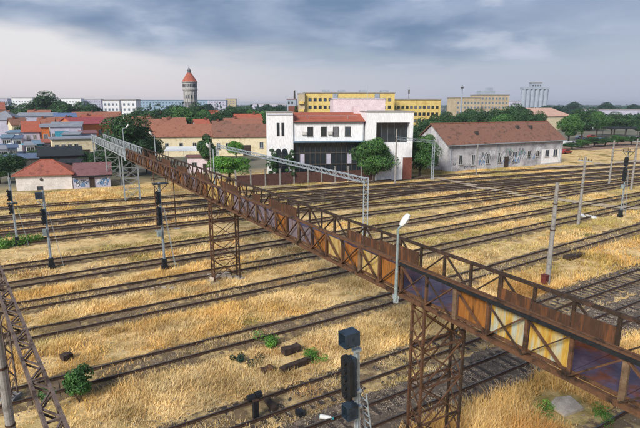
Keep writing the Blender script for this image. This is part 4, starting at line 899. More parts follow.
for k in range(6): link('silo_cell', MB().lathe([(2.95, 0), (2.95, 33)], 18, (3 + k * 5.3, 3, 0)), M['w_grey'], sl)
link('head_house', MB().box(0.2, 32.6, 0, 8, 33.003, 35.2), M['w_grey'], sl); link('tower_head', MB().box(11, 23, 1, 8, 35.21, 40.2), M['w_grey'], sl); link('roof', MB().box(10.6, 23.4, 0.6, 8.4, 40.21, 41), M['flat_roof'], sl)
for k in range(4): window(sl, 12.5 + k * 3, 36.2, 1.4, 1.8, y=1.0, frame='frame_d')
flats('small grey block just left of the silo', 508, 560, 520, 561, 12, 19, 'w_lav', 3, 2, 12, 3.0)
house('beige_hall', 'wide hall with pinkish beige metal roof beyond the warehouse', 531, 300, 571, 318, 30, 8.4, 4.6, 'w_cream', 'r_beige', ov=0.6, cat='hall')
bb, bbl = flats('long pale blue-white hall with dark window band at the right edge', 599, 400, 668, 405, 25, 11.2, 'w_lav', 12, 1, 5.6, 3, 'flat_roof', 'frame_d', 'hall', ww=3.6, wh=2.0, name='industrial_hall')
house('white_shed', 'small grey-roofed shed among the trees right of the warehouse', 583, 330, 596, 332, 10, 6, 2.2, 'w_lav', 'r_grey', cat='shed')
cp = thing('dark_canopy', 'dark open canopy on posts at the right edge beyond the parked cars', 'canopy', (XA(615, 215), 215, 0), 0.1)
link('roof', MB().box(-0.5, 17, -0.5, 8, 5.0, 5.6), M['r_black'], cp)
for x in (0, 5.5, 11, 16.5):
    for y in (0, 7): link('post', MB().tube((x, y, 0), (x, y, 5.0), 0.14), M['frame_d'], cp)

# ------------------------------------------------------------------ fence before the white building
fa, fb = G(236, 187.3), G(411, 178.6); fd = fb - fa; FL = fd.length
fn = thing('boundary_fence', 'brown sheet fence with pale concrete posts before the white building', 'fence', fa, math.atan2(fd.y, fd.x)); nfp = 13
for i in range(nfp + 1):
    x = FL * i / nfp; link('post', MB().box(x - 0.13, x + 0.13, -0.13, 0.13, -0.2, 3.1).box(x - 0.17, x + 0.17, -0.17, 0.17, 3.1, 3.2), M['concrete'], fn)
    if i < nfp: link('fence_panel', MB().box(x + 0.14, x + FL / nfp - 0.14, -0.03, 0.03, 0.1, 2.2 + 0.15 * random.random()), M['fence_brown'], fn)

# ------------------------------------------------------------------ cars
def car_meshes(van):
    if van: poly = [(-2.3, 0.35), (2.3, 0.35), (2.35, 1.0), (1.75, 1.2), (1.35, 2.0), (-2.25, 2.05), (-2.35, 1.0)]
    else: poly = [(-2.1, 0.3), (2.1, 0.3), (2.15, 0.75), (1.1, 0.92), (0.5, 1.42), (-1.1, 1.45), (-1.75, 1.0), (-2.15, 0.9)]
    body = MB().prism(poly, -0.85, 0.85)
    if van: gl = MB().prism([(1.35, 1.3), (1.6, 1.28), (1.28, 1.9), (0.6, 1.9), (0.6, 1.3)], -0.86, 0.86)
    else: gl = MB().prism([(-1.45, 1.0), (0.85, 0.98), (0.45, 1.36), (-1.02, 1.39)], -0.86, 0.86)
    wl_ = MB()
    for x in (-1.35, 1.35):
        for y in (-0.87, 0.67): wl_.tube((x, y, 0.32), (x, y + 0.2, 0.32), 0.32, 0.32, 12)
    return body, gl, wl_
for nm_, c in (('white', '#c9cdd2'), ('blue', '#3f5f94'), ('silver', '#9aa0a6'), ('dark', '#2a2d33'), ('red', '#8e2f2b'), ('pale_blue', '#8fa9c4')): M['car_' + nm_] = mat('car_' + nm_, c, None, 2, 0.3, spec=0.5)
CAR = {(v, c): None for v in (0, 1) for c in ()}
def car(label, px, Y, colour, van=False, rz=0.0, group='parked cars'):
    k = (van, colour)
    if k not in CAR:
        b, g, w = car_meshes(van); b = b.mesh('body'); b.materials.append(M['car_' + colour]); g = g.mesh('windows'); g.materials.append(M['glass']); w = w.mesh('wheels'); w.materials.append(M['black']); CAR[k] = (b, g, w)
    t = thing('parked_van' if van else 'parked_car', label, 'van' if van else 'car', (XA(px, Y, 0), Y, 0), rz, group)
    for n_, m_ in zip(('body', 'windows', 'wheels'), CAR[k]): link(n_, m_, None, t)
for a_ in [('white van at the left edge behind the blue tarpaulin stalls', 3, 128, 'white', True, 0.3), ('blue car parked between two white vans at left', 9, 133, 'blue', False, 1.2), ('white van below the orange gable roof', 14, 136, 'white', True, 1.3),
           ('pale blue van behind the tarpaulin stall at left', 22, 130, 'pale_blue', True, 0.2), ('white car nose-on beside the narrow orange-fronted house', 27, 138, 'white', False, 1.4), ('dark car in front of the narrow orange-fronted house', 36, 136, 'dark', False, 1.3),
           ('blue van at the far left under the grey pyramid roof', 2, 150, 'blue', True, 0.2), ('silver car farthest back among the left vans', 17, 152, 'silver', False, 0.2), ('white van behind the pale blue van at left', 10, 146, 'white', True, 1.2), ('pale blue van beside the orange gable house', 20, 143, 'pale_blue', True, 1.4)]: car(*a_)
for a_ in [('white van nearest the warehouse end in the right car park', 569, 186, 'white', True, 0.4), ('silver car beside the white van in the right car park', 576, 196, 'silver', False, 0.3), ('white car farthest left in the back of the car park', 580, 228, 'white', False, 0.2),
           ('dark car in the middle of the right car park', 588, 215, 'dark', False, 0.2), ('white car in the middle of the right car park', 596, 214, 'white', False, 0.2), ('blue car in the right car park before the dark canopy', 603, 213, 'blue', False, 0.2),
           ('silver car just left of the dark canopy', 610, 214, 'silver', False, 0.2), ('white car under the dark canopy', 622, 212, 'white', False, 0.3), ('red car at the rear of the right car park', 592, 236, 'red', False, 0.1), ('white van at the right edge under the dark canopy', 634, 213, 'white', True, 0.2), ('small red car parked by the right end of the warehouse', 565.5, 158, 'red', False, 0.5)]: car(*a_)

# ------------------------------------------------------------------ trees and shrubs
def leaf_mat(name, c1, c2, c3): return mat(name, c1, c2, 0.55, 0.75, c3=c3, coords='World', attr='tint', lo=0.3, hi=0.7, spec=0.2)
LEAF = [leaf_mat('leaf_dark', '#36532e', '#4a6a38', '#2b452b'), leaf_mat('leaf_mid', '#486c33', '#5f8540', '#3b5c32'), leaf_mat('leaf_bright', '#5c8a35', '#6f9a3e', '#4a752f'), leaf_mat('leaf_far', '#2f4a3c', '#3b5843', '#283f37')]
def leaves(cent, rad, n_per, size, r, flat=0.85, lo_cut=-0.6):
    V = []; Tn = []
    for (c, rr) in zip(cent, rad):
        u = r.normal(size=(n_per, 3)); u /= np.linalg.norm(u, axis=1)[:, None]; k = r.uniform(0.55, 1.05, n_per) ** 0.5
        u = u[u[:, 2] > lo_cut] if lo_cut > -1 else u; m = len(u); k = k[:m]
        p = np.array(c) + u * rr * k[:, None] * np.array([1, 1, flat])
        a = r.normal(size=(m, 3)) + u * 0.0; nrm = u + r.normal(0, 0.55, (m, 3)); nrm /= np.linalg.norm(nrm, axis=1)[:, None]
        t1 = np.cross(nrm, a); t1 /= np.linalg.norm(t1, axis=1)[:, None]; t2 = np.cross(nrm, t1); s = size * r.uniform(0.6, 1.3, m)[:, None]
        q = np.stack([p - t1 * s, p - t2 * s * 0.6, p + t1 * s, p + t2 * s * 0.6], 1)
        V.append(q.reshape(-1, 3)); Tn.append(np.repeat((r.uniform(0.75, 1.25, m) * r.uniform(0.8, 1.2))[:, None], 4, 0).repeat(3, 1))
    return np.concatenate(V), np.concatenate(Tn)
def tree_meshes(seed, lm, h=10.0, w=7.0, nb=30, n_per=420, size=0.19, trunk=0.25, shape=1.0):
    """unit tree: height h, crown width w"""
    r = np.random.default_rng(seed); cz = h * (0.5 + trunk * 0.5); ch_ = h * (1 - trunk) / 2
    cent = []; rad = []
    for i in range(nb):
        u = r.normal(size=3); u /= np.linalg.norm(u); k = r.uniform(0.35, 0.86); f = 1.0 - 0.35 * shape * max(0, u[2])
        cent.append((u[0] * w / 2 * k * f, u[1] * w / 2 * k * f, cz + u[2] * ch_ * k)); rad.append(r.uniform(0.16, 0.27) * w)
    V, Tn = leaves(cent, rad, n_per, size, r); crown = np_mesh('crown', V, 4, LEAF[lm], Tn)
    b = MB(); b.tube((0, 0, -0.2), (0, 0, h * trunk), w * 0.035, w * 0.026, 8); b.tube((0, 0, h * trunk), (0.1, 0.05, cz), w * 0.026, w * 0.012, 8)
    for i in range(7):
        c = cent[i]; b.tube((0, 0, h * trunk * (0.8 + 0.1 * i)), c, w * 0.014, w * 0.004, 6)
    tm = b.mesh('trunk'); tm.materials.append(M['trunk']); return crown, tm
TREES = [tree_meshes(s, lm) for s, lm in ((1, 0), (2, 0), (3, 1), (4, 1), (5, 2), (6, 3))]
COLUMN = tree_meshes(11, 0, 10, 3.2, 26, 320, 0.13, 0.03, 0.7)
TALL = [tree_meshes(12, 0, 12, 7.5, 42, 520, 0.17, 0.12, 0.3), tree_meshes(13, 1, 10, 8.5, 44, 520, 0.17, 0.12, 0.5)]
def tree(label, px, Y, h, w, kind, group=None, name='leafy_tree', cat='tree'):
    crown, tm = kind if isinstance(kind, tuple) else TREES[kind]
    hb, wb_ = (10.0, 7.0) if kind is not COLUMN else (10.0, 3.2)
    if kind is TALL[0]: hb, wb_ = 12.0, 7.5
    if kind is TALL[1]: hb, wb_ = 10.0, 8.5
    t = thing(name, label, cat, (XA(px, Y, 3), Y, 0), random.uniform(0, 6.28), group); t.scale = (w / wb_, w / wb_, h / hb)
    link('crown', crown, None, t); link('trunk', tm, None, t); return t
tree('big dark tree behind the junction of grey and rusty bridge spans', 129, 106, 13.2, 11.2, TALL[0])
tree('round green tree in front of the glazed office front', 374, 98.5, 8.9, 8.0, TALL[1])
tree('bushy dark tree between the white wing and the warehouse gable', 420, 106, 9.2, 8.0, TALL[1])
tree('tall dark cypress on the white corner block, left of the arched windows', 274, 95.6, 7.6, 2.6, COLUMN, 'cypresses'); tree('tall dark cypress at the right edge of the white corner block', 291.5, 95.8, 7.4, 2.4, COLUMN, 'cypresses')
tree('bright green bush behind the footbridge below the cream station house', 229, 98, 5.6, 8.2, 4); tree('small bright tree at the cream station house wall', 236, 135, 6.0, 5.0, 4)
tree('small round-headed tree standing before the cream station house', 209, 112, 8.6, 4.6, 1)
tree('dark bush left of the small red-roofed house', 8, 101, 5.2, 6.5, 0); tree('low green bush in front of the stalls at left edge', -2, 96, 3.6, 5, 1); tree('dark shrub between the mauve shed and the big tree', 116, 106, 4.2, 5, 0)
tree('dark tree at the foot of the grey span behind the mauve shed', 146, 112, 5.0, 6.5, 0)
for a_ in [('tallest skyline tree at left above the long grey shed', 52, 262, 20.5, 17, 0), ('wide dark tree left of the tallest skyline tree', 32, 250, 15.5, 17, 1), ('leftmost skyline tree beside the grey pyramid roof', 14, 256, 15.2, 15, 0), ('dark tree right of the tallest skyline tree', 70, 250, 15.8, 16, 1),
           ('dark tree above the blue metal roof', 84, 256, 15.5, 15, 0), ('dark tree left of the white pair of flats', 97, 252, 15.2, 14, 1)]: tree(*a_, group='trees on the left skyline')
for a_ in [('dark tree just right of the white pair of flats', 143, 240, 13, 12, 0), ('round tree left of the water tower foot', 160, 215, 13.2, 12, 1), ('largest tree below the water tower', 186, 210, 14.2, 16, 3), ('dark tree directly at the water tower foot', 196, 250, 15.0, 13, 0), ('tree right of the water tower behind the pink roof', 222, 225, 12.8, 12, 1),
           ('tree above the right half of the station roof', 238, 240, 13.2, 13, 0), ('tree left of the brick chimney house', 256, 250, 12.4, 13, 3), ('dark tree beside the chimney house', 274, 270, 13.4, 13, 1), ('tree right of the chimney house below the yellow end wall', 287, 250, 11.5, 9, 0), ('small tree far behind between blue hall and water tower', 172, 300, 14.5, 12, 5), ('small far tree at the right end of the blue hall', 208, 330, 15.5, 13, 5)]: tree(*a_, group='trees behind the station house')
for a_ in [('tree between the lower yellow flats and the beige flats', 447, 215, 12.0, 10, 1), ('dark tree left above the warehouse ridge', 462, 200, 11.4, 10, 0), ('dark tree in front of the stepped beige flats', 476, 215, 12.6, 11, 0), ('wide dark tree in front of the taller beige flats', 492, 220, 13.4, 12, 1), ('dark tree right of the taller beige flats', 508, 225, 13.6, 12, 0), ('tree below the silo above the warehouse roof', 524, 230, 12.8, 11, 1), ('small tree left of the beige hall', 538, 240, 11.6, 8, 0),
           ('light green tree at the right end of the warehouse', 569, 195, 11.2, 10, 3), ('dark tree behind the right end of the warehouse', 582, 215, 12.0, 11, 1), ('tree right of the small grey shed', 597, 240, 11.8, 11, 3), ('dark tree before the blue-white hall', 612, 250, 11.0, 12, 0), ('bushy tree in front of the blue-white hall, further right', 626, 245, 10.6, 11, 1), ('tree at the right edge before the blue-white hall', 641, 240, 10.4, 12, 0), ('low tree at the right edge of the car park', 650, 205, 8, 9, 1)]: tree(*a_, group='trees behind the warehouse')
tree('taller dark tree rising above the right skyline wood', 605, 420, 17, 13, 5); tree('small pointed tree on the skyline left of the blue-white hall', 573, 520, 18, 16, 5)
tree('small dark cypress beside the chimney house on the skyline', 296.5, 205, 16.5, 2.6, COLUMN)

# far wood along the horizon and town greenery: one mass
r_ = np.random.default_rng(77); cen = []; rad_ = []
for i in range(1100):
    az = r_.uniform(-0.75, 0.75); dist = 430 + 2900 * r_.random() ** 1.3; x = dist * math.sin(az); y = dist * math.cos(az)
    if 500 < dist < 700 and az < 0.25: continue
    if dist < 500 and az < -0.1 and i % 2: continue
    hh = r_.uniform(14, 18) if (dist < 500 and az < 0) else r_.uniform(9, 13.5) if dist < 1400 else r_.uniform(11, 17); k = 1 + dist / 900
    for j in range(int(2 + k)): cen.append((x + r_.normal(0, 6 * k), y + r_.normal(0, 6), hh * 0.55 + r_.normal(0, 1))); rad_.append(hh * 0.48)
V, Tn = leaves(cen, rad_, 34, 1.7, r_)
link('distant_wood', np_mesh('distant_wood', V, 4, LEAF[3], Tn), None, kind='stuff')

# ------------------------------------------------------------------ dry grass
M['straw'] = mat('dry_grass', '#d2b884', '#efdcb0', 0.5, 0.9, c3='#e2ca98', coords='World', attr='tint', lo=0.32, hi=0.68, spec=0.15)
def grass(name, count, tr, nr, hgt, seed, blades, width, cam_near, cam_far, spread=0.22, keep=None):
    r = np.random.default_rng(seed); t = r.uniform(*tr, count); n = r.uniform(*nr, count)
    x = t * TV.x + n * NV.x; y = t * TV.y + n * NV.y; dist = np.hypot(x, y); az = np.arctan2(x, y)
    ok = (dist > cam_near) & (dist < cam_far) & (np.abs(az) < 0.74)
    d, idx = track_dist(t, n); dark = np.isin(idx, [1, 2, 9, 10, 11, 12, 13]); c_right = (idx <= 2)
    cgrass = (idx == 2) & (t < 26); dark = dark & ~cgrass
    lim = np.where(dark, 1.6, 0.86) + (vnoise(t * 0.9, n * 0.9, seed + 3) - 0.45) * 0.8
    inner = (~dark) & (d < 0.62) & (vnoise(t * 0.4, n * 0.4, seed + 9) > 0.47)
    between = (n > 15.5) & (n < np.where(t < 26, 18.6, 22.5)) & (t > 4)
    ok &= ((d > lim) & ~(between & (r.random(count) < 0.92))) | inner
    patch = vnoise(t * 0.23, n * 0.23, 31) * 0.6 + vnoise(t * 0.7, n * 0.7, 32) * 0.4
    ok &= r.random(count) < np.clip((patch - 0.20) * 3.4, 0.10, 1)
    for ct, cn, cr in ((22.3, 12.9, 1.5), (12.7, 23.6, 0.9), (13.4, 25.2, 0.7)): ok &= np.hypot(t - ct, n - cn) > cr
    t, n, patch, d, inner = t[ok], n[ok], patch[ok], d[ok], inner[ok]; m = len(t)
    hh = hgt * (0.35 + 1.0 * patch) * r.uniform(0.6, 1.3, m) * np.clip((d - 0.7) / 1.6, 0.4, 1); hh[inner] = r.uniform(0.14, 0.32, int(inner.sum()))
    tall = ((n > 23) & (n < 28.2) & (t > 33)) | ((n > 11.4) & (n < 15.8) & (t > 13)); hh = np.where(tall, hh * 1.7, hh)
    gx = t; gn = n; gz = ground_z(gx, gn)
    B = blades; off = r.normal(0, spread, (m, B, 2)); ang = r.uniform(0, 6.28, (m, B)); lean = r.uniform(0.2, 1.0, (m, B)) + (r.random((m, B)) < 0.3) * 1.2 ; wd = width * r.uniform(0.6, 1.4, (m, B)); H_ = hh[:, None] * r.uniform(0.55, 1.1, (m, B))
    cl = r.uniform(0, 6.28, m)[:, None]; a2 = ang * 0.8 + cl
    base = np.stack([gx[:, None] + off[..., 0], gn[:, None] + off[..., 1], np.broadcast_to(gz[:, None] - 0.02, (m, B))], -1)
    sx_ = np.stack([-np.sin(a2), np.cos(a2), np.zeros_like(a2)], -1); dx = np.stack([np.cos(a2), np.sin(a2), np.zeros_like(a2)], -1)
    tip = base + dx * (H_ * lean)[..., None]; tip[..., 2] += H_
    V = np.stack([base - sx_ * wd[..., None], base + sx_ * wd[..., None], tip], 2).reshape(-1, 3)
    # plant-to-plant colour: straw, golden, browner, a few still green
    hue = vnoise(t * 0.16 + 5, n * 0.16, 41) * 0.55 + vnoise(t * 0.5, n * 0.5, 42) * 0.45 + r.normal(0, 0.06, m)
    tc_ = np.ones((m, 3)); gold = np.clip((hue - 0.45) * 4, 0, 1)[:, None]; tc_ = tc_ * (1 - gold) + np.array([1.0, 0.86, 0.60]) * gold
    brn = np.clip((0.36 - hue) * 5, 0, 1)[:, None]; tc_ = tc_ * (1 - brn) + np.array([0.66, 0.50, 0.36]) * brn
    grn_n = vnoise(t * 0.11 + 17, n * 0.11 + 3, 51) + 0.30 * ((n > 34) & (t > 36) & (t < 100)) + r.normal(0, 0.05, m); gr = np.clip((grn_n - 0.70) * 4, 0, 0.8)[:, None]; tc_ = tc_ * (1 - gr) + np.array([0.42, 0.50, 0.28]) * gr
    scrub = (r.random(m) < 0.035) & (d > 1.4); hh_s = scrub[:, None]; tc_ = np.where(hh_s, np.array([0.40, 0.30, 0.24]), tc_)
    tc_ = np.where(tall[:, None], tc_ * np.array([1.0, 0.91, 0.76]), tc_); tc_ *= (r.uniform(0.78, 1.12, m) * (0.66 + 0.60 * vnoise(t * 0.8, n * 0.8, 61)))[:, None]
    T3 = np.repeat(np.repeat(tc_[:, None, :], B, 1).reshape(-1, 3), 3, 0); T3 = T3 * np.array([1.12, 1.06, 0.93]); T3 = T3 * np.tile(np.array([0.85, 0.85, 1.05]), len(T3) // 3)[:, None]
    return V, T3
Va, Ta = grass('a', 70000, (-14, 60), (5, 48), 0.36, 101, 14, 0.015, 8, 46)
Vb, Tb = grass('b', 60000, (-14, 125), (20, 98), 0.34, 102, 9, 0.030, 46, 130, 0.32)
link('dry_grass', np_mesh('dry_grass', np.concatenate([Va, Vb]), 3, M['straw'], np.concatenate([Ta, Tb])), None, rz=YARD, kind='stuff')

# cinders and small stones strewn over the yard
rc = np.random.default_rng(5); ns = 9000; st_t = rc.uniform(-8, 70, ns); st_n = rc.uniform(10, 62, ns); base = np.array([(1, 0, 0), (-.5, .87, 0), (-.5, -.87, 0), (0, 0, 1.)])[[0, 1, 3, 1, 2, 3, 2, 0, 3]]
V = base[None] * rc.uniform(0.03, 0.09, ns)[:, None, None] * np.array([1, 1, 0.7]); ang = rc.uniform(0, 6.28, ns); c_, s_ = np.cos(ang)[:, None], np.sin(ang)[:, None]
V = np.stack([V[..., 0] * c_ - V[..., 1] * s_, V[..., 0] * s_ + V[..., 1] * c_, V[..., 2]], -1) + np.stack([st_t, st_n, ground_z(st_t, st_n)], -1)[:, None, :]
link('scattered_stones', np_mesh('scattered_stones', V.reshape(-1, 3), 3, M['stone']), None, rz=YARD, kind='stuff')

# green weeds: bushes one can point at
def weed(label, pos, w, h, seed, lm=2, n=9, size=0.07, name='green_bush', cat='bush'):
    r = np.random.default_rng(seed); cent = [(r.normal(0, w * 0.25), r.normal(0, w * 0.25), h * r.uniform(0.25, 0.75)) for _ in range(n)]; rad = [w * r.uniform(0.16, 0.28) for _ in range(n)]
    V, Tn = leaves(cent, rad, 190, size * 0.8, r, lo_cut=-2); t = thing(name, label, cat, pos)
    link('foliage', np_mesh('foliage', V, 4, LEAF[lm], Tn), None, t); b = MB()
    for c in cent[:6]: b.tube((0, 0, -0.05), c, 0.02, 0.008, 5)
    link('stem', b, M['trunk'], t); return t
weed('leafy green bush beside the track near the bottom left beam', G(80, 402), 1.7, 1.9, 1, 1, 16, 0.09)
weed('low green weed patch in the straw above the timber pieces', G(272, 345), 1.6, 0.5, 2, 2, 8, 0.06); weed('small olive weed clump left of the timber pieces', G(243, 361), 1.2, 0.45, 3, 3, 6, 0.05)
weed('green clump at the right end of the lying timber', G(312, 358), 1.3, 0.5, 4, 2, 7, 0.05); weed('green weeds at the foot of the leftmost signal mast', G(12, 246), 3.2, 0.9, 5, 2, 12, 0.09); weed('weed strip along the track left of the second signal mast', G(28, 243), 2.6, 0.8, 6, 2, 9, 0.08)
weed('green weeds beside the concrete slab under the bridge', G(545, 412), 1.2, 0.35, 8, 2, 7, 0.04); weed('weed clump at the bottom right corner by the rail end', G(605, 420), 1.1, 0.35, 9, 2, 7, 0.04)

# ------------------------------------------------------------------ small things lying about
def log_piece(label, a, b, w, h, matl, name='timber_piece', cat='timber'):
    a = Vector(a); b = Vector(b); c = (a + b) / 2; t = MB(); d = (b - a) / 2; n = 6; s = Vector((-d.y, d.x, 0)).normalized(); V = []
    for i in range(n):
        p = -d + d * 2 * i / (n - 1); k = random.uniform(0.85, 1.1)
        for y, z in ((-w / 2, 0), (w / 2, 0), (w / 2 * 0.92, h * k), (-w / 2 * 0.95, h * k)): V.append(p + s * y * k + Vector((0, 0, z)))
    F = [(i * 4 + j, i * 4 + (j + 1) % 4, i * 4 + 4 + (j + 1) % 4, i * 4 + 4 + j) for i in range(n - 1) for j in range(4)] + [(3, 2, 1, 0), tuple(range(4 * n - 4, 4 * n))]
    return tag(link(name, t.add(V, F), matl, None, (c.x, c.y, 0.05)), label, cat)
log_piece('longer dark timber lying in the straw left of the near signal', G(281, 374), G(311, 361), 0.35, 0.3, M['wood_dark'])
log_piece('shorter dark timber lying behind the longer one', G(283, 355), G(299, 350), 0.5, 0.35, M['wood_dark'])
log_piece('dark scrap timber stub left of the lying timbers', G(262, 375), G(273, 371), 0.5, 0.3, M['p_brown'])
log_piece('dark scrap plank in the straw left of the bush track', G(62, 361), G(72, 357), 0.5, 0.3, M['wood_dark'])
log_piece('dark old sleeper lying between rails by the switch post', G(266, 402), G(275, 412), 0.3, 0.22, M['wood_dark'])
log_piece('dark clinker lump beside the white bottle between the tracks', G(297, 417), G(303, 415), 0.4, 0.25, M['black'], 'clinker_lump', 'rubble')
sp = thing('switch_stand', 'black switch post with twin round lamps beside the near tracks', 'switch stand', G(256, 420), YARD)
sp.scale = (0.8, 0.8, 0.8); link('post', MB().box(-0.16, 0.16, -0.14, 0.14, -0.1, 1.35), M['black'], sp); link('lever', MB().bar((0, 0.1, 1.0), (-0.6, 0.3, 1.5), 0.06), M['rail'], sp)
link('lamp_case', MB().tube((-0.4, 0.25, 1.42), (0.05, 0.25, 1.42), 0.22, 0.22, 12), M['black'], sp); link('lamp_case', MB().tube((0.12, 0.2, 1.5), (0.5, 0.2, 1.55), 0.24, 0.2, 12), M['black'], sp); link('cap', MB().box(-0.2, 0.2, -0.18, 0.18, 1.35, 1.4), M['rail'], sp)
bt = thing('plastic_bottle', 'white bottle with teal cap lying on the gravel by the near signal', 'bottle', G(326, 421) + Vector((0, 0, 0.12)), 0.0)
M['bteal'] = mat('teal_plastic', '#2f7f8a', None, 3, 0.4)
link('bottle_body', MB().tube((-0.28, 0.08, 0.08), (0.2, -0.05, 0.08), 0.11, 0.11, 12), M['white'], bt); link('neck', MB().tube((0.2, -0.05, 0.08), (0.3, -0.08, 0.08), 0.11, 0.045, 12), M['white'], bt); link('cap', MB().tube((0.3, -0.08, 0.08), (0.38, -0.1, 0.08), 0.06, 0.06, 10), M['bteal'], bt); link('label', MB().tube((-0.31, 0.088, 0.08), (-0.29, 0.083, 0.08), 0.1, 0.1, 10), M['bteal'], bt)
sb = G(565, 408); s0 = MB(); V = [(-0.75, -0.5), (0.6, -0.62), (0.85, 0.35), (0.1, 0.62), (-0.7, 0.45)]
s0.add([(x, y, 0) for x, y in V] + [(x * 0.98, y * 0.98, 0.16) for x, y in V], [(4, 3, 2, 1, 0), (5, 6, 7, 8, 9)] + [(i, (i + 1) % 5, 5 + (i + 1) % 5, 5 + i) for i in range(5)])
o = tag(link('concrete_slab', s0, M['slab'], None, (sb.x, sb.y, 0.06), 0.5), 'broken pale concrete slab lying below the bridge at right', 'slab'); o.rotation_euler = (0.06, -0.05, 0.5)
def rubble(label, pos, n, spread, smin, smax, matl, seed):
    r = random.Random(seed); t = thing('rubble_heap', label, 'rubble', pos)
    for i in range(n):
        s = r.uniform(smin, smax); x, y = r.gauss(0, spread), r.gauss(0, spread); b = MB()
        P = [(dx * s * r.uniform(0.7, 1.2), dy * s * r.uniform(0.6, 1.1), (dz + 0.8) * s * 0.5 * r.uniform(0.7, 1.1)) for dx in (-1, 1) for dy in (-1, 1) for dz in (-1, 1)]
        b.add(P, [(0, 1, 3, 2), (4, 6, 7, 5), (0, 4, 5, 1), (2, 3, 7, 6), (0, 2, 6, 4), (1, 5, 7, 3)]); link('chunk', b, matl, t, (x, y, 0), r.uniform(0, 6))
rubble('pale rubble at the foot of the middle bridge tower', G(223, 277), 9, 0.55, 0.15, 0.34, M['slab'], 4)
rubble('pale stones in the straw between rails at centre left', G(155, 291), 6, 0.5, 0.1, 0.22, M['slab'], 5)
rubble('pale rubble by the foot of the crossarm pole', G(588, 217), 6, 0.7, 0.15, 0.35, M['white'], 6)
log_piece('dark heap of old sleepers in the grass right of the tall pole', G(566, 260), G(582, 256), 0.7, 0.35, M['wood_dark'], 'sleeper_heap', 'timber')

# ------------------------------------------------------------------ more town clutter and greenery
for i, a_ in enumerate([('dark tree between the station roofs and the blue hall', 150, 230, 12.4, 13, 1), ('leafy tree on the skyline left of the water tower', 176, 255, 14.2, 14, 0), ('tree between the water tower and the pink roof', 205, 235, 12.6, 12, 3), ('dark round tree above the station roof joint', 214, 215, 11.6, 11, 0), ('dark tree behind the orange-ridged low house', 230, 260, 14.0, 14, 1),
           ('tree behind the white corner block at its left', 248, 265, 13.6, 14, 0), ('tree right behind the white corner block', 264, 240, 12.2, 12, 3), ('far tree above the low pale skyline building', 268, 330, 15.2, 15, 5), ('far tree left of the chimney house', 281, 340, 15.0, 13, 5)]): tree(*a_, group='trees behind the station house')
for a_ in [('green tree right of the beige hall', 578, 300, 12.8, 13, 1), ('tree in front of the left end of the blue-white hall', 592, 300, 12.6, 13, 0), ('dark tree above the middle of the beige hall roof', 556, 390, 14.0, 15, 5), ('tree right of the silo foot', 545, 430, 14.4, 16, 5), ('dark tree left of the silo foot', 514, 300, 15.0, 14, 0), ('tree above the lower part of the stepped beige flats', 468, 260, 13.0, 12, 1), ('bushy tree behind the gable of the warehouse', 434, 190, 11.4, 9, 1), ('tree between the white wing and lower yellow flats', 420, 165, 10.2, 8, 0), ('green tree above the warehouse roof middle', 500, 190, 11.4, 11, 3), ('dark tree over the right third of the warehouse ridge', 517, 205, 12.0, 11, 0), ('tree at far right behind the blue-white hall', 632, 460, 15.5, 16, 5)]: tree(*a_, group='trees behind the warehouse')
for a_ in [('low dark bush between the vans and the black open shed', 33, 127, 3.6, 6, 0), ('shrub at the left edge among the white vans', -3, 138, 4.4, 6, 1), ('dark shrub below the pale yellow house', 84, 118, 4.0, 5, 0), ('dark bush under the grey bridge span', 101, 112, 5.0, 6, 0)]: tree(*a_, cat='bush', name='garden_shrub')
def parasol(label, px, Y, colour, r0=1.7, h=3.2):
    t = thing('market_parasol', label, 'parasol', (XA(px, Y, 0), Y, 0)); link('pole', MB().tube((0, 0, 0), (0, 0, h), 0.05), M['galv'], t); link('canopy', MB().lathe([(r0, h - 0.75), (r0 * 0.98, h - 0.6), (0.1, h)], 8), M[colour], t)
for a_ in [('white parasol left of the orange gable house', 12, 141, 'white'), ('blue parasol at the left edge beside the vans', 5, 139, 'tarp'), ('white parasol right of the orange gable house', 39, 143, 'white'), ('turquoise parasol between the vans and the narrow house', 31, 146, 'w_teal'), ('white parasol in front of the row with turquoise shutters', 47, 140, 'white'), ('red parasol in front of the row with turquoise shutters', 57, 141, 'red')]: parasol(*a_, r0=2.3, h=4.6)
house('market_booth', 'white booth behind the blue tarpaulin stalls', 6, 158, 18, 159, 5, 6.4, 0.6, 'w_white', 'r_bluegrey', 'mono', win=[(0.3, 3.2, 1.2, 1.4), (0.7, 3.2, 1.2, 1.4)], cat='booth')
house('market_booth', 'pale blue booth below the turquoise shutters', 62, 140, 78, 141, 4, 6.9, 0.5, 'w_blue', 'r_grey', 'mono', win=[(0.2, 4.0, 1.2, 1.6), (0.5, 4.0, 1.2, 1.6), (0.8, 4.0, 1.2, 1.6)], cat='booth')
house('market_booth', 'grey booth with dark door between orange houses', 80, 146, 96, 148, 5, 6.9, 0.6, 'w_lav', 'r_mauve', 'mono', win=[(0.25, 3.8, 1.0, 1.5), (0.75, 3.8, 1.0, 1.5)], cat='booth')

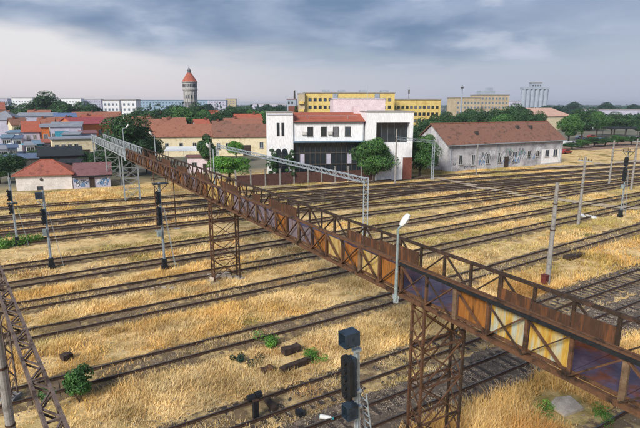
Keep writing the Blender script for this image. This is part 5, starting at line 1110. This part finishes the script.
for a_ in [('white market stall with pale roof right behind the blue tarpaulin roofs', -4, 131, 6, 132, 'w_white', 'r_grey', 3.6), ('blue market stall beside the white stall at left', 7, 132, 15, 133, 'w_blue', 'tarp', 3.9), ('white stall below the orange gable roof', 24, 134, 33, 135, 'w_white', 'r_grey', 4.4), ('turquoise stall right of the white one below the orange gable', 34, 136, 41, 137, 'w_teal', 'r_bluegrey', 4.6), ('pale stall in the second row at the left edge', 0, 146, 10, 147, 'w_lav', 'r_bluegrey', 5.6), ('white stall in the second row before the orange gable', 11, 147, 20, 148, 'w_white', 'tarp', 5.4), ('red-roofed stall left of the pale yellow house', 42, 138, 50, 139, 'w_lav', 'r_red', 4.8)]:
    house('market_stall', a_[0], a_[1], a_[2], a_[3], a_[4], 4, a_[7], 0.7, a_[5], a_[6], 'mono', win=[(0.3, a_[7] - 1.7, 1.0, 1.2), (0.7, a_[7] - 1.7, 1.0, 1.2)], cat='stall', group='market stalls', ov=0.5)
for a_ in [('hedge shrub nearest the right end of the warehouse', 573, 172, 2.4, 6.5, 1), ('second hedge shrub from the warehouse end before the car park', 583, 178, 3.0, 6, 3), ('hedge shrub in the middle before the car park', 595, 184, 3.6, 7, 0), ('hedge shrub left of the right crossarm pole before the car park', 606, 188, 3.2, 7, 1), ('hedge shrub behind the right signal head', 618, 190, 3.8, 7, 3), ('hedge shrub at the right edge before the canopy', 632, 192, 3.4, 7, 1)]: tree(*a_, cat='bush', name='hedge_shrub', group='hedge before the right car park')
# low jumble of roofs in the left town
for a_ in [('low_house', 'grey-roofed low house right behind the vans at left', 24, 168, 40, 171, 8, 6.8, 2.0, 'w_plaster', 'r_grey'), ('low_house', 'brown gable roof between the pyramid roof and the long grey shed', 12, 178, 27, 181, 8, 8.2, 2.2, 'w_cream', 'r_brown'),
           ('low_house', 'faded red roof left of the turquoise shutters', 38, 176, 54, 178, 8, 8.4, 2.1, 'w_cream', 'r_rust'), ('low_house', 'small faded roof above the turquoise shutters', 56, 184, 70, 186, 8, 8.6, 2.0, 'w_plaster', 'r_rust'), ('low_house', 'mauve roof above the row with shutters', 66, 172, 78, 175, 7, 8.4, 1.8, 'w_lav', 'r_mauve'),
           ('low_house', 'orange tile roof behind the orange-walled house', 84, 200, 104, 204, 8, 8.8, 2.2, 'w_cream', 'r_orange'), ('low_house', 'grey roof touching the big tree behind the orange-walled house', 100, 188, 116, 191, 8, 7.8, 2.0, 'w_plaster', 'r_mauve'), ('low_house', 'dull red roof right behind the big tree', 136, 172, 150, 175, 8, 6.6, 2.2, 'w_cream', 'r_brown'),
           ('low_house', 'faded tile roof left above the station house', 164, 196, 186, 199, 8, 7.6, 2.4, 'w_cream', 'r_rust'), ('low_house', 'short orange roof above the station house middle', 196, 190, 210, 192, 8, 7.4, 2.2, 'w_plaster', 'r_orange'), ('low_house', 'brown roof behind the right half of the station house', 214, 178, 232, 180, 8, 7.2, 2.2, 'w_cream', 'r_brown'),
           ('low_house', 'pinkish roof beyond the long grey shed at left', 28, 236, 50, 239, 8, 10.4, 2.2, 'w_cream', 'r_rust'), ('low_house', 'small brown roof at the left edge above the pyramid roof', -8, 220, 8, 222, 8, 10.2, 2.4, 'w_cream', 'r_brown')]:
    house(*a_, win=[(0.2, 4.4, 1.0, 1.4), (0.5, 4.4, 1.0, 1.4), (0.8, 4.4, 1.0, 1.4)], chimney=(random.choice((0.3, 0.6, 0.8)), 0.7), group='low town houses')
for a_ in [('dark garden tree among the low roofs left of the shutters', 45, 190, 9.6, 7, 0), ('garden tree between the pyramid roof and the orange gable', 18, 168, 7.8, 6, 1), ('garden tree behind the orange-walled house', 92, 182, 9.4, 8, 0), ('dark tree at the right end of the grey bridge span', 110, 128, 8.0, 7, 0), ('leafy tree before the left end of the station house', 150, 128, 7.6, 7, 0), ('garden tree behind the shutters row', 72, 205, 10.6, 8, 1)]: tree(*a_, group='garden trees')
# fittings of the white office
for xx in (x1 + 0.12, x2 - 0.15): link('downpipe', MB().tube((xx, 0.26, 8.05), (xx, 0.26, 11.6), 0.06), M['galv'], wb)
for z in (0.9, 1.8): pass
link('roof_rail', MB().bar((x1 + 1, 2.0, 12.9), (x2 - 1, 2.0, 12.9), 0.05).bar((x1 + 3, 2.0, 12.2), (x1 + 3, 2.0, 12.9), 0.05).bar((x2 - 3, 2.0, 12.2), (x2 - 3, 2.0, 12.9), 0.05), M['galv'], wb)
link('coping', MB().box(0.0, x1, -0.12, -0.003, 13.1, 13.2), M['w_lav'], wb)

# ------------------------------------------------------------------ air
hz = link('haze', MB().box(-7600, 7600, -7600, 7600, -1.5, 46), None, kind='stuff')
hm = bpy.data.materials.new('haze'); hm.use_nodes = True; hn = hm.node_tree; hn.nodes.clear()
pv = hn.nodes.new('ShaderNodeVolumePrincipled'); pv.inputs['Color'].default_value = (0.80, 0.87, 0.97, 1); pv.inputs['Density'].default_value = 0.0002; pv.inputs['Anisotropy'].default_value = 0.2
ho = hn.nodes.new('ShaderNodeOutputMaterial'); hn.links.new(pv.outputs[0], ho.inputs['Volume']); hz.data.materials.append(hm)
